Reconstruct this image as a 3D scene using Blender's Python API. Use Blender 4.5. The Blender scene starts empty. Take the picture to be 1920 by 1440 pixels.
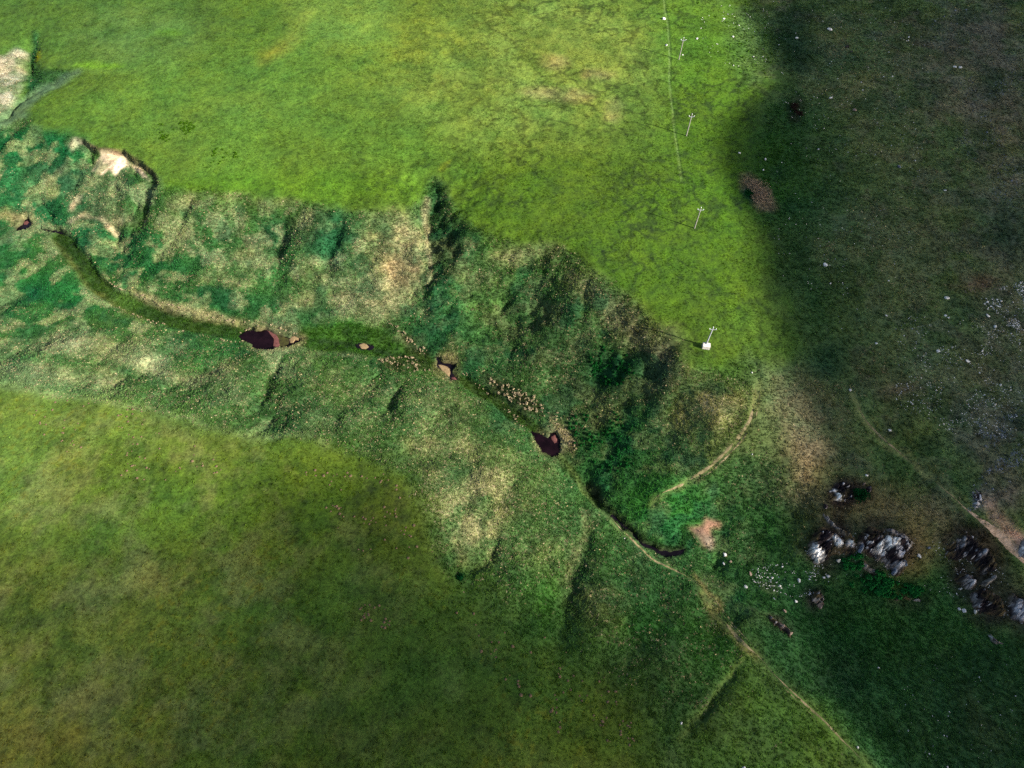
import bpy, bmesh, math, random
import numpy as np
from mathutils import Vector, Matrix, Euler

random.seed(7)
rng = np.random.default_rng(11)
S = bpy.context.scene
COL = S.collection

# ---------------------------------------------------------------- camera, sky, sun, exposure
CAM_H, FOC = 150.0, 1280.0            # metres above the pasture; focal length in photo pixels (1920 wide)
PITCH, ROLL = math.radians(32.25), math.radians(1.5)
cam_d = bpy.data.cameras.new('camera')
cam = bpy.data.objects.new('camera', cam_d)
COL.objects.link(cam)
cam_d.sensor_width = 36.0
cam_d.lens = 36.0 * FOC / 1920.0
cam_d.clip_start, cam_d.clip_end = 1.0, 20000.0
_f = Vector((0, math.sin(PITCH), -math.cos(PITCH)))
_u = Vector((0, math.cos(PITCH), math.sin(PITCH)))
_r = Vector((1, 0, 0))
CR = _r * math.cos(ROLL) + _u * math.sin(ROLL)
CU = -_r * math.sin(ROLL) + _u * math.cos(ROLL)
CF = _f
cam.matrix_world = Matrix(((CR.x, CU.x, -CF.x, 0), (CR.y, CU.y, -CF.y, 0), (CR.z, CU.z, -CF.z, CAM_H), (0, 0, 0, 1)))
S.camera = cam

SUN_EL, SUN_AZ = math.radians(28.8), math.radians(-24.0)      # azimuth from +X, towards +Y
SUN = np.array([math.cos(SUN_EL) * math.cos(SUN_AZ), math.cos(SUN_EL) * math.sin(SUN_AZ), math.sin(SUN_EL)])
W = bpy.data.worlds.new('World')
S.world = W
W.use_nodes = True
wn = W.node_tree.nodes
sky = wn.new('ShaderNodeTexSky')
sky.sky_type = 'NISHITA'
sky.sun_disc = False
sky.sun_elevation = SUN_EL
sky.sun_rotation = math.radians(90) - SUN_AZ
sky.air_density, sky.dust_density, sky.ozone_density = 1.0, 2.2, 0.5
W.node_tree.links.new(sky.outputs[0], wn['Background'].inputs[0])
wn['Background'].inputs[1].default_value = 0.076
sun_d = bpy.data.lights.new('sun', 'SUN')
sun_d.energy = 5.0
sun_d.angle = math.radians(0.53)
sun_d.color = (1.0, 0.93, 0.82)
sun = bpy.data.objects.new('sun', sun_d)
COL.objects.link(sun)
sun.rotation_euler = Vector(tuple(-SUN)).to_track_quat('-Z', 'Y').to_euler()
sun.location = (900, -400, 700)
S.view_settings.view_transform = 'Standard'
S.view_settings.look = 'None'
S.view_settings.gamma = 1.0
S.view_settings.use_curve_mapping = False
S.view_settings.exposure = 2.0
KALB = 3.4                             # sunlit sRGB (linear) / KALB = albedo
S.cycles.use_denoising = False
S.cycles.max_bounces = 4
S.cycles.diffuse_bounces = 2
S.cycles.volume_bounces = 0
S.cycles.transparent_max_bounces = 12

# ---------------------------------------------------------------- helpers: colour, noise, survey
def lin(c):
    c = np.asarray(c, dtype=np.float64) / 255.0
    return np.where(c <= 0.04045, c / 12.92, ((c + 0.055) / 1.055) ** 2.4)

def alb(c):                            # colour as it looks in full sun -> albedo
    return lin(c) / KALB

def ss(a, b, x):
    t = np.clip((x - a) / (b - a), 0, 1)
    return t * t * (3 - 2 * t)

def vnoise(x, y, seed):
    xi = np.floor(x).astype(np.int64); yi = np.floor(y).astype(np.int64)
    xf = (x - xi).astype(np.float32); yf = (y - yi).astype(np.float32)
    R = np.random.default_rng(seed).random((256, 256)).astype(np.float32)
    u = xf * xf * (3 - 2 * xf); v = yf * yf * (3 - 2 * yf)
    a = R[yi & 255, xi & 255]; b = R[yi & 255, (xi + 1) & 255]
    c = R[(yi + 1) & 255, xi & 255]; d = R[(yi + 1) & 255, (xi + 1) & 255]
    return (a + (b - a) * u) * (1 - v) + (c + (d - c) * u) * v

def fbm(x, y, size, octs=4, seed=1, gain=0.5):
    t = 0; amp = 1; tot = 0
    for k in range(octs):
        ca, sa = math.cos(0.7 * k + 0.4), math.sin(0.7 * k + 0.4)
        s = 2.0 ** k / size
        t = t + amp * vnoise((x * ca - y * sa) * s + 37.3 * k, (x * sa + y * ca) * s + 11.7 * k, seed + k)
        tot += amp; amp *= gain
    return t / tot

_R = np.array(CR); _U = np.array(CU); _F = np.array(CF)

def ray(p):
    p = np.atleast_2d(np.asarray(p, dtype=float))
    return _F + ((p[:, 0] - 960) / FOC)[:, None] * _R + ((720 - p[:, 1]) / FOC)[:, None] * _U

def G(p, z=0.0):                       # photo pixel -> point of the level z
    d = ray(p)
    t = (z - CAM_H) / d[:, 2]
    return np.array([0, 0, CAM_H]) + t[:, None] * d

# ---------------------------------------------------------------- land form: surveyed levels
EDGE_UP = [(300, 350), (330, 355), (370, 358), (420, 360), (480, 368), (540, 372), (600, 385), (660, 397), (720, 402), (760, 395),
           (790, 368), (800, 345), (815, 325), (830, 345), (850, 385), (880, 415), (930, 440), (990, 455), (1040, 455), (1075, 480),
           (1110, 510), (1150, 535), (1190, 565), (1225, 600), (1250, 625), (1270, 660), (1285, 695)]
EDGE_LO = [(-60, 722), (0, 725), (60, 730), (130, 738), (200, 752), (290, 762), (340, 780), (390, 800), (440, 812), (500, 815), (560, 815),
           (610, 830), (680, 865), (740, 880), (770, 905), (790, 960), (800, 1010), (820, 1060), (850, 1090)]
STREAM = [(-60, 420), (0, 422), (45, 418), (100, 428), (128, 465), (170, 520), (222, 562), (300, 592), (370, 606), (440, 620), (500, 632), (555, 635), (620, 640),
          (690, 648), (760, 662), (835, 690), (860, 715), (910, 752), (960, 790), (1030, 830), (1060, 870), (1110, 925), (1150, 962),
          (1185, 1000), (1210, 1022), (1250, 1038), (1280, 1042)]
CON = []                               # (pixels, level or levels)
CON.append((EDGE_UP, 0.0))
CON.append(([(70, 215), (140, 262), (200, 280), (250, 300), (285, 325), (300, 350)], -0.4))
CON.append((EDGE_LO, -1.2))
CON.append((STREAM, np.linspace(-7.0, -10.5, len(STREAM))))
CON.append(([(1280, 1042), (1380, 1085), (1500, 1130), (1600, 1150), (1700, 1150)], -11.0))
CON.append(([(1550, 1150), (1700, 1160), (1800, 1230), (1650, 1260), (1560, 1200)], -11.2))
CON.append(([(1920, 1260), (1800, 1400), (1650, 1380), (1600, 1320)], -9.0))
for p, z in [((0, -40), 2), ((600, -40), 2.5), ((1200, -40), 2), ((100, 0), 1.6), ((500, 150), 1.2), ((900, 200), 1), ((1200, 300), .2), ((1100, 420), .1),
             ((1273, 112), .2), ((1287, 255), 0), ((1302, 428), 0), ((1322, 648), 0), ((1390, 600), -.1), ((1340, 500), 0),
             ((0, 1440), 2), ((500, 1440), 1.2), ((900, 1440), 0), ((300, 1100), .2), ((0, 1100), .5), ((600, 1200), -.3), ((800, 1250), -.6),
             ((1040, 1160), -3), ((1200, 1250), -4), ((1250, 1400), -2.5), ((1000, 1300), -1.2), ((960, 1180), -2.0), ((900, 1000), -4.2), ((1000, 950), -6.3),
             ((1320, 1112), -7.6), ((1400, 1215), -6.8), ((1480, 1290), -6.2), ((1560, 1370), -5.2), ((1630, 1440), -4.6),
             ((1540, 960), -4), ((1620, 985), -3.4), ((1700, 990), -3), ((1760, 985), -2.8), ((1850, 1000), -2.6), ((1900, 1080), -4), ((1500, 800), -2.6), ((1450, 750), -2),
             ((1530, 1068), -9.6), ((1620, 1090), -10.2), ((1690, 1098), -10.6), ((1740, 1060), -8.5), ((1780, 1095), -10.2), ((1830, 1155), -11), ((1900, 1195), -10.4),
             ((1960, 0), 14), ((1960, 400), 12), ((1960, 800), 6), ((1700, 200), 7), ((1700, 500), 4.5), ((1700, 700), 2), ((1550, 300), 2.5), ((1550, 500), 1.2), ((1450, 300), .3),
             ((1600, 760), -.5), ((1480, 20), 1.6), ((1800, 100), 10), ((1820, 600), 6.5),
             ((1420, 690), -.4), ((1418, 730), -1), ((1405, 790), -2.2), ((1370, 840), -3.4), ((1310, 890), -5), ((1240, 930), -7),
             ((1440, 860), -5), ((1430, 930), -7), ((1400, 1000), -9.3), ((1330, 770), -1.5), ((1250, 810), -5), ((1150, 790), -6.6), ((1100, 700), -5.5),
             ((200, 640), -5.2), ((100, 600), -5.4), ((300, 700), -3.6), ((600, 720), -5.0), ((760, 760), -4.8), ((800, 830), -3.6), ((880, 800), -6.3), ((1000, 1060), -5.2)]:
    CON.append(([p], z))

CON = [(p_, np.where(np.asarray(z_, float) < -.6, np.asarray(z_, float) * 1.5 + .3, np.asarray(z_, float)) if not np.isscalar(z_) else (z_ * 1.5 + .3 if z_ < -.6 else z_)) for p_, z_ in CON]
CX0, CX1, CY0, CY1 = -260.0, 260.0, -40.0, 340.0

def solve(step, init=None, its=300):
    nx = int((CX1 - CX0) / step) + 1; ny = int((CY1 - CY0) / step) + 1
    h = np.zeros((ny, nx)) if init is None else init[:ny, :nx].copy()
    acc = np.zeros((ny, nx)); cnt = np.zeros((ny, nx))
    for pts, z in CON:
        z = np.full(len(pts), z) if np.isscalar(z) else np.asarray(z)
        P = np.concatenate([G(p, zz) for p, zz in zip(pts, z)])
        for i in range(max(1, len(P) - 1)):
            a = P[i]; b = P[min(i + 1, len(P) - 1)]
            n = int(np.hypot(*(b - a)[:2]) / (step * .5)) + 2
            q = a + (b - a) * np.linspace(0, 1, n)[:, None]
            ix = np.clip(np.round((q[:, 0] - CX0) / step).astype(int), 0, nx - 1)
            iy = np.clip(np.round((q[:, 1] - CY0) / step).astype(int), 0, ny - 1)
            np.add.at(acc, (iy, ix), q[:, 2]); np.add.at(cnt, (iy, ix), 1)
    m = cnt > 0
    v = acc[m] / cnt[m]
    for _ in range(its):
        h[m] = v
        p = np.pad(h, 1, mode='edge')
        h = .25 * (p[:-2, 1:-1] + p[2:, 1:-1] + p[1:-1, :-2] + p[1:-1, 2:])
    h[m] = v
    return h

hc = None
for st, its in ((16, 500), (8, 300), (4, 250), (2, 160)):
    if hc is not None:
        hc = np.repeat(np.repeat(hc, 2, 0), 2, 1)
        nx = int((CX1 - CX0) / st) + 1; ny = int((CY1 - CY0) / st) + 1
        hc = np.pad(hc, ((0, max(0, ny - hc.shape[0])), (0, max(0, nx - hc.shape[1]))), mode='edge')
    hc = solve(st, hc, its)
for _ in range(3):
    p = np.pad(hc, 1, mode='edge')
    hc = (4 * hc + p[:-2, 1:-1] + p[2:, 1:-1] + p[1:-1, :-2] + p[1:-1, 2:]) / 8

def bil(A, x0, y0, step, x, y):
    fx = np.clip((x - x0) / step, 0, A.shape[1] - 1.001); fy = np.clip((y - y0) / step, 0, A.shape[0] - 1.001)
    ix = fx.astype(int); iy = fy.astype(int); u = fx - ix; v = fy - iy
    return (A[iy, ix] * (1 - u) + A[iy, ix + 1] * u) * (1 - v) + (A[iy + 1, ix] * (1 - u) + A[iy + 1, ix + 1] * u) * v

def base_h(x, y):
    return bil(hc, CX0, CY0, 2.0, x, y)

def GT(p, hf=None):                    # photo pixel -> point on the land
    hf = hf or base_h
    d = ray(p); z = np.full(len(d), -3.0)
    for _ in range(14):
        t = (z - CAM_H) / d[:, 2]
        q = np.array([0, 0, CAM_H]) + t[:, None] * d
        z = .5 * z + .5 * hf(q[:, 0], q[:, 1])
    t = (z - CAM_H) / d[:, 2]
    return np.array([0, 0, CAM_H]) + t[:, None] * d

# ---------------------------------------------------------------- ground grid
GS = 0.45
def axis(a, b):
    core = np.arange(a, b + 1e-6, GS)
    out = []; s = GS
    while sum(out) < 6000: s *= 1.28; out.append(s)
    o = np.cumsum(out)
    return np.concatenate([(a - o)[::-1], core, core[-1] + o])
xs = axis(-214, 214); ys = axis(-4, 297)
X, Y = np.meshgrid(xs, ys)
X = X.astype(np.float32); Y = Y.astype(np.float32)
NY, NX = X.shape
H = base_h(X, Y).astype(np.float32)
nA = fbm(X, Y, 9, 3, 101); nB = fbm(X, Y, 2.2, 3, 131)
WX = X + (nA - .5) * 3.0 + (nB - .5) * 1.6
nA2 = fbm(X, Y, 9, 3, 161); nB2 = fbm(X, Y, 2.2, 3, 191)
WY = Y + (nA2 - .5) * 3.0 + (nB2 - .5) * 1.6
F20 = fbm(X, Y, 26, 4, 201); F6 = fbm(X, Y, 7, 3, 231); F1 = fbm(X, Y, 1.3, 2, 261)
F3 = fbm(X, Y, 3.2, 3, 281)

def ell(cx, cy, rx, ry, ang=0, n=20):
    a = np.linspace(0, 2 * math.pi, n, endpoint=False); c, s = math.cos(math.radians(ang)), math.sin(math.radians(ang))
    ex, ey = rx * np.cos(a), ry * np.sin(a)
    return [(cx + x * c - y * s, cy + x * s + y * c) for x, y in zip(ex, ey)]

def thick(line, w):                    # a line of photo pixels with width(s) in pixels -> outline
    P = np.array(line, float); n = len(P)
    w = np.full(n, w, float) if np.isscalar(w) else np.asarray(w, float)
    T = np.gradient(P, axis=0); T /= np.linalg.norm(T, axis=1)[:, None] + 1e-9
    N = np.stack([-T[:, 1], T[:, 0]], 1) * w[:, None] / 2
    return [tuple(p) for p in P + N] + [tuple(p) for p in (P - N)[::-1]]

def sub(P, pad):
    x0, x1 = np.searchsorted(xs, [P[:, 0].min() - pad, P[:, 0].max() + pad]); y0, y1 = np.searchsorted(ys, [P[:, 1].min() - pad, P[:, 1].max() + pad])
    return slice(max(0, y0 - 1), y1 + 1), slice(max(0, x0 - 1), x1 + 1)

def poly_sd(x, y, P):                  # signed distance, negative inside
    d = np.full(x.shape, 1e9, np.float32); inside = np.zeros(x.shape, bool)
    n = len(P)
    for i in range(n):
        ax, ay = P[i, 0], P[i, 1]; bx, by = P[(i + 1) % n, 0], P[(i + 1) % n, 1]
        ex, ey = bx - ax, by - ay
        wx, wy = x - ax, y - ay
        t = np.clip((wx * ex + wy * ey) / (ex * ex + ey * ey + 1e-9), 0, 1)
        d = np.minimum(d, (wx - ex * t) ** 2 + (wy - ey * t) ** 2)
        c = (ay > y) != (by > y)
        inside ^= c & (x < ex * (y - ay) / (ey if abs(ey) > 1e-9 else 1e-9) + ax)
    d = np.sqrt(d)
    return np.where(inside, -d, d)

def line_d(x, y, P):                   # distance to a line, and signed side
    d = np.full(x.shape, 1e9, np.float32); sgn = np.zeros(x.shape, np.float32)
    for i in range(len(P) - 1):
        ax, ay = P[i, 0], P[i, 1]; ex, ey = P[i + 1, 0] - ax, P[i + 1, 1] - ay
        wx, wy = x - ax, y - ay
        t = np.clip((wx * ex + wy * ey) / (ex * ex + ey * ey + 1e-9), 0, 1)
        q = (wx - ex * t) ** 2 + (wy - ey * t) ** 2
        m = q < d
        d = np.where(m, q, d); sgn = np.where(m, np.sign(ex * wy - ey * wx), sgn)
    return np.sqrt(d), sgn

# ---- carving: rills, trough, ponds, bowl
def carve(line, width, depth, warp=True):
    P = GT(line)[:, :2]; s = sub(P, width * 3)
    x, y = (X[s] + (WX[s] - X[s]) * 1.3, Y[s] + (WY[s] - Y[s]) * 1.3) if warp else (X[s], Y[s])
    d, _ = line_d(x, y, P)
    e = np.minimum(np.hypot(x - P[0, 0], y - P[0, 1]), np.hypot(x - P[-1, 0], y - P[-1, 1])); L = np.linalg.norm(np.diff(P, axis=0), axis=1).sum()
    tp = ss(-width * .3, .24 * L + width * .3, e)
    w = width * (.6 + .8 * F6[s])
    H[s] -= depth * tp * (.65 * np.exp(-(d / (w * .5)) ** 2) + .45 * np.exp(-(d / (w * 1.3)) ** 2)) * (.6 + .8 * F3[s])

def pit(poly, depth, soft=.5, warp=True, z=None):
    P = GT(poly)[:, :2]; s = sub(P, soft * 3 + 3)
    d = poly_sd(WX[s] if warp else X[s], WY[s] if warp else Y[s], P)
    H[s] -= depth * ss(soft, -soft, d)

VALLEY = EDGE_UP + [(1330, 690), (1380, 700), (1418, 735), (1400, 800), (1360, 850), (1500, 870), (1560, 1000), (1500, 1120), (1400, 1200), (1250, 1400), (1180, 1300), (1080, 1240), (960, 1180)] + EDGE_LO[::-1] + \
    [(-60, 240), (0, 235), (45, 222), (80, 245), (140, 262), (200, 280), (250, 300), (285, 325)]
PV = GT(VALLEY)[:, :2]
sv = sub(PV, 10)
dv = np.full(X.shape, 50, np.float32)
dv[sv] = poly_sd(WX[sv], WY[sv], PV)
valley = ss(3, -6, dv)
spur = 1 - np.abs(fbm(WX * .9 - WY * .35, (WX * .35 + WY * .9) * .38, 20, 3, 351) * 2 - 1)      # ribs and gullies that run down the banks
PS = GT(STREAM)[:, :2]; ds, _ = line_d(X, Y, PS); calm = ss(5, 16, ds)             # the stream floor itself is even
H += valley * calm * ((F20 - .5) * 3.2 + (F6 - .5) * 1.0 - (spur - .6) * 3.8)
hum = np.clip(fbm(X, Y, 1.5, 2, 331) - .4, 0, 1) * .55
H += (.25 + .75 * valley) * hum + (F1 - .5) * .10
# rough steps that run along the slopes (sheep tracks, slumps)
strk = fbm(X * .8 + Y * .6, (Y * .8 - X * .6) * .25, 4.0, 3, 371)
H += valley * calm * (strk - .5) * .6

RILL = [(815, 322), (808, 360), (803, 410), (805, 470), (803, 510), (790, 548), (775, 580)]
carve(RILL, 6, 2.2); carve([(835, 350), (830, 420), (838, 480), (830, 520)], 14, 2.4); carve([(880, 430), (900, 480), (890, 540), (870, 600)], 12, 1.2)
carve([(530, 655), (515, 690), (497, 730), (482, 760), (447, 792)], 2.4, 1.6); carve([(485, 770), (495, 800), (498, 815)], 4, 1.2)
carve([(748, 715), (735, 738), (716, 775)], 2.4, 1.1); carve([(720, 690), (690, 705), (668, 722)], 2, 1.3)
carve([(950, 1000), (915, 1035), (875, 1078), (845, 1095)], 2.6, 1.2); carve([(1102, 950), (1098, 1000), (1082, 1060), (1070, 1110), (1035, 1190)], 3.6, .8)
carve([(1395, 1230), (1378, 1262), (1350, 1300), (1310, 1352), (1285, 1400)], 2.6, 1.1)
carve([(0, 228), (25, 195), (48, 168)], 3, 1.6); carve([(62, 62), (52, 95), (50, 130), (58, 160)], 6, 2.6); carve([(60, 155), (100, 150), (135, 142)], 7, 1.0)
carve([(625, 400), (632, 440), (620, 480), (600, 520)], 7, 2.6); carve([(505, 380), (512, 440), (500, 500)], 8, 2.2); carve([(235, 420), (225, 460), (245, 500)], 8, 2.6)
carve([(1030, 490), (1010, 560), (985, 620)], 8, 2.6); carve([(1165, 620), (1140, 680), (1125, 730)], 8, 2.4); carve([(1230, 660), (1215, 710), (1190, 760)], 8, 2.4)
carve([(960, 500), (945, 560), (930, 600)], 6, 2.0); carve([(160, 720), (260, 690), (340, 660)], 6, 1.8); carve([(250, 745), (330, 715), (430, 660)], 5, 1.5); carve([(850, 860), (790, 850), (730, 830)], 5, 1.5)
for ln, w, dp in [([(252, 360), (244, 375), (235, 392)], 1.3, 1.3), ([(268, 368), (264, 395)], 1.3, 1.1), ([(96, 385), (100, 408)], 1.5, 1.2), ([(211, 335), (215, 355)], 1.4, 1.1),
                  ([(165, 276), (168, 300)], 1.2, 1.0), ([(140, 330), (141, 342)], 1.2, .9), ([(76, 368), (98, 392)], 1.2, .9), ([(245, 395), (243, 420)], 1.0, .8), ([(200, 415), (222, 440)], 2.2, 1.2), ([(150, 360), (158, 380)], 1.6, .8), ([(236, 306), (248, 322)], 1.1, .9), ([(277, 340), (270, 352)], 1.2, .9),
                  ([(1335, 1045), (1344, 1062)], 1.6, 1.3), ([(1265, 1010), (1290, 1000)], 3.5, 1.2), ([(1110, 890), (1118, 915)], 3, 1.0), ([(1120, 935), (1150, 962), (1180, 995)], 2.2, .9)]:
    carve(ln, w, dp)
BED = [(92, 440), (112, 475), (150, 520), (190, 560), (240, 585), (300, 605), (370, 622), (455, 640), (470, 625), (480, 613), (420, 602), (340, 586), (270, 560), (212, 538), (168, 492), (135, 445), (110, 425)]
BED2 = [(850, 700), (880, 705), (915, 728), (950, 752), (1000, 788), (1038, 812), (1000, 812), (960, 785), (915, 752), (870, 725)]
pit(BED, 1.3, .6); pit(BED2, .9, .6)
carve([(560, 636), (620, 640), (690, 650), (760, 664), (815, 684)], 4.0, .9); carve([(1046, 848), (1060, 868), (1084, 896), (1110, 922), (1132, 944), (1152, 964)], 4.5, 1.6)
SCARP = [(140, 257), (155, 264), (170, 271), (186, 277), (200, 277), (215, 281), (232, 283), (240, 291), (255, 301), (270, 311), (283, 321), (291, 333), (292, 346), (285, 358), (279, 372)]
PB = GT(SCARP + [(262, 400), (200, 410), (150, 380), (135, 320), (128, 280)])[:, :2]; sb = sub(PB, 4); PSC = GT(SCARP)[:, :2]
db = poly_sd(WX[sb], WY[sb], PB); dl, _ = line_d(WX[sb], WY[sb], PSC)
H[sb] -= 1.8 * ss(.4, -.4, db) * np.exp(-dl / 7.0) * (.6 + .8 * F6[sb])
PONDS = {
    'main': [(451, 627), (466, 620), (479, 618), (498, 613), (505, 615), (514, 622), (528, 628), (540, 632), (548, 627), (559, 630), (562, 636), (556, 642), (545, 646), (536, 648), (520, 649), (513, 651), (498, 653), (484, 651), (472, 645), (460, 638), (456, 631)],
    'puddle': [(671, 644), (681, 640), (690, 642), (696, 648), (690, 652), (678, 652)],
    'bend': [(816, 664), (822, 666), (827, 676), (840, 676), (853, 679), (853, 688), (847, 698), (855, 704), (857, 712), (845, 712), (840, 704), (829, 693), (820, 684)],
    'plum': [(996, 807), (1013, 814), (1027, 819), (1033, 812), (1043, 809), (1048, 816), (1051, 837), (1047, 851), (1037, 854), (1020, 843), (1009, 828)],
    'left': [(26, 427), (38, 418), (40, 407), (52, 407), (58, 417), (55, 423), (45, 428), (30, 430)],
    'runnel': thick([(72, 425), (84, 428), (97, 430), (108, 431), (118, 433)], [2.5, 3.5, 5, 3, 2]),
    'stream': thick([(1148, 962), (1165, 976), (1180, 992), (1195, 1010), (1212, 1022), (1232, 1031), (1256, 1038), (1278, 1036), (1284, 1030)], [3, 3, 4, 5, 6, 7, 9, 7, 4]),
}
POND_Z = {}
for k, pl in PONDS.items():
    P = GT(pl)
    z = float(np.percentile(P[:, 2], 30)) - .75
    POND_Z[k] = z
    s = sub(P[:, :2], 4)
    d = poly_sd(X[s] + (nB[s] - .5) * 1.8, Y[s] + (nB2[s] - .5) * 1.8, P[:, :2])
    w = ss(.35, -.25, d)
    H[s] = H[s] * (1 - w) + (z - .6) * w
ARC = [(1385, 585), (1400, 630), (1413, 675), (1418, 710), (1417, 745), (1408, 785), (1388, 820), (1360, 850), (1325, 880), (1285, 905), (1248, 922), (1230, 934), (1222, 950)]
PATH_R = [(1595, 740), (1625, 790), (1660, 830), (1700, 862), (1740, 897), (1790, 935), (1820, 962), (1850, 985), (1880, 1010), (1903, 1038), (1925, 1062)]
PATH_L = [(1130, 955), (1160, 985), (1190, 1018), (1230, 1053), (1262, 1068), (1292, 1085), (1318, 1110), (1345, 1150), (1372, 1185), (1398, 1212), (1425, 1232), (1447, 1258), (1480, 1290), (1520, 1330), (1560, 1370), (1600, 1410), (1632, 1445)]
for ln, w, dp in ((ARC, 1.8, .3), (PATH_R, 1.6, .25), (PATH_L[6:], 1.8, .3)):
    carve(ln, w, dp)

def grid_at(A, x, y):
    x = np.asarray(x, float); y = np.asarray(y, float)
    ix = np.clip(np.searchsorted(xs, x) - 1, 0, NX - 2); iy = np.clip(np.searchsorted(ys, y) - 1, 0, NY - 2)
    u = np.clip((x - xs[ix]) / (xs[ix + 1] - xs[ix]), 0, 1); v = np.clip((y - ys[iy]) / (ys[iy + 1] - ys[iy]), 0, 1)
    if A.ndim == 3: u = u[..., None]; v = v[..., None]
    return (A[iy, ix] * (1 - u) + A[iy, ix + 1] * u) * (1 - v) + (A[iy + 1, ix] * (1 - u) + A[iy + 1, ix + 1] * u) * v

def h_at(x, y): return grid_at(H, x, y)
def at(px, py):
    q = GT([(px, py)], h_at)[0]
    return Vector((float(q[0]), float(q[1]), float(q[2])))
def mpp(p):                            # metres per photo pixel at a point
    return float(np.dot(np.array([p[0], p[1], p[2] - CAM_H]), _F)) / FOC

# ---------------------------------------------------------------- vegetation map (colours of the plants and soils, some rill and cloud shade painted in)
C = np.zeros((NY, NX, 3), np.float32); DRY = np.zeros((NY, NX), np.float32); RGH = np.zeros((NY, NX), np.float32)
def mixc(s, w, col, dry=None, rough=None):
    C[s] += (np.asarray(col, np.float32) - C[s]) * w[..., None]
    if dry is not None: DRY[s] += (dry - DRY[s]) * w
    if rough is not None: RGH[s] += (rough - RGH[s]) * w

def brush(poly, col, a=1.0, soft=2.0, brk=0.0, dry=None, rough=None, warp=1.0):
    P = GT(poly)[:, :2]; s = sub(P, soft + 6)
    x = X[s] + (WX[s] - X[s]) * warp; y = Y[s] + (WY[s] - Y[s]) * warp
    d = poly_sd(x, y, P)
    w = ss(soft, -soft, d) * a
    if brk: w = w * (1 - brk + brk * ss(.40, .60, .6 * F6[s] + .4 * F3[s]))
    mixc(s, w.astype(np.float32), alb(col), dry, rough)

full = (slice(0, NY), slice(0, NX))
# whole land: shaded hillside turf first
C[:] = alb((112, 140, 76)); DRY[:] = .14; RGH[:] = .55
BIG = 900
UP = [(-BIG, -500), (1500, -500), (1480, -60), (1440, 40), (1450, 110), (1490, 150), (1440, 200), (1420, 260), (1420, 330), (1440, 400), (1470, 520), (1510, 640), (1480, 690), (1440, 690), (1400, 660), (1330, 705)] + EDGE_UP[::-1] + [(285, 325), (250, 300), (200, 280), (140, 262), (80, 245), (45, 222), (0, 235), (-BIG, 300)]
brush(UP, (98, 134, 40), 1, 2.2, dry=.05, rough=.2)
brush(VALLEY, (74, 120, 58), 1, 2.0, dry=.25, rough=1)
LOW = [(-BIG, 722)] + EDGE_LO + [(880, 1120), (960, 1180), (1080, 1240), (1180, 1300), (1250, 1420), (1250, 1700), (-BIG, 1700)]
brush(LOW, (106, 133, 42), 1, 2.2, dry=.05, rough=.25)
hm = ss(.5, .6, fbm(WX, WY, 8, 4, 581)) * ss(60, 110, X) * .5; mixc(full, hm.astype(np.float32), alb((56, 88, 56)), .05); hm2 = ss(.54, .64, fbm(WX, WY, 5, 4, 591)) * ss(60, 110, X) * .4; mixc(full, hm2.astype(np.float32), alb((144, 140, 116)), .3)
BASIN = [(1350, 1060), (1500, 1060), (1620, 1085), (1700, 1095), (1780, 1060), (1830, 1160), (1930, 1200), (2300, 1350), (2100, 1700), (1650, 1460), (1580, 1390), (1500, 1310), (1440, 1250), (1370, 1130)]
brush(BASIN, (62, 112, 56), 1, 4, dry=.03, rough=.8)
# --- upper pasture tints
brush(ell(150, 40, 300, 110), (86, 126, 48), .8, 14); brush(ell(470, 200, 330, 130), (112, 156, 58), .6, 16); brush(ell(250, 70, 120, 60), (104, 142, 72), .5, 10, .5)
brush(ell(990, 120, 260, 150), (142, 168, 74), .75, 18, .4); brush(ell(760, 60, 130, 90), (128, 152, 48), .6, 12, .4); brush(ell(640, 20, 110, 70), (130, 168, 72), .6, 10)
brush(ell(620, 300, 220, 70), (106, 148, 46), .6, 10); brush(ell(560, 350, 260, 28), (98, 148, 30), .6, 5)
brush(ell(1060, 380, 230, 80), (88, 124, 14), .8, 12, .3); brush(ell(1240, 500, 150, 130), (84, 122, 10), .8, 14); brush(ell(1340, 300, 90, 260), (90, 134, 26), .8, 10)
brush(ell(1320, 80, 90, 90), (106, 156, 44), .7, 10); brush(ell(1410, 80, 40, 80), (124, 160, 90), .7, 5, .6, rough=.8)
for e in [(1040, 115, 25, 12), (1060, 180, 45, 14), (1150, 205, 14, 22), (1120, 140, 30, 10), (1010, 175, 30, 10)]:
    brush(ell(*e), (176, 172, 104), .75, 3, .4)
brush(ell(518, 95, 38, 10, -40), (158, 152, 52), .55, 4); brush(ell(555, 60, 55, 8, -55), (150, 168, 70), .4, 4)
brush(ell(835, 306, 13, 5, -30), (176, 178, 20), .8, 1.2, .5); brush(ell(320, 62, 30, 6), (110, 165, 40), .6, 3)
brush(ell(185, 122, 45, 5), (120, 178, 40), .7, 2); brush(ell(70, 100, 5, 12, -15), (170, 180, 10), .8, 1)
brush(ell(450, 200, 70, 22), (112, 150, 60), .4, 6, .5)
vein = 1 - np.abs(fbm(WX, WY, 5.5, 3, 401) * 2 - 1); vein = ss(.84, .98, vein)
up_m = np.zeros_like(DRY); P = GT(UP)[:, :2]; s = sub(P, 5); up_m[s] = ss(0, -6, poly_sd(WX[s], WY[s], P)); up_m *= ss(-70, 10, X)
C *= (1 - .5 * (vein * up_m * ss(.36, .56, F20))[..., None]) 
brush(thick([(1247, -10), (1249, 20), (1255, 45), (1257, 80), (1258, 110), (1257, 150), (1262, 190), (1266, 230), (1275, 300), (1281, 340)], 3.4), (54, 92, 20), .75, .4, .3, warp=.1)
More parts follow.
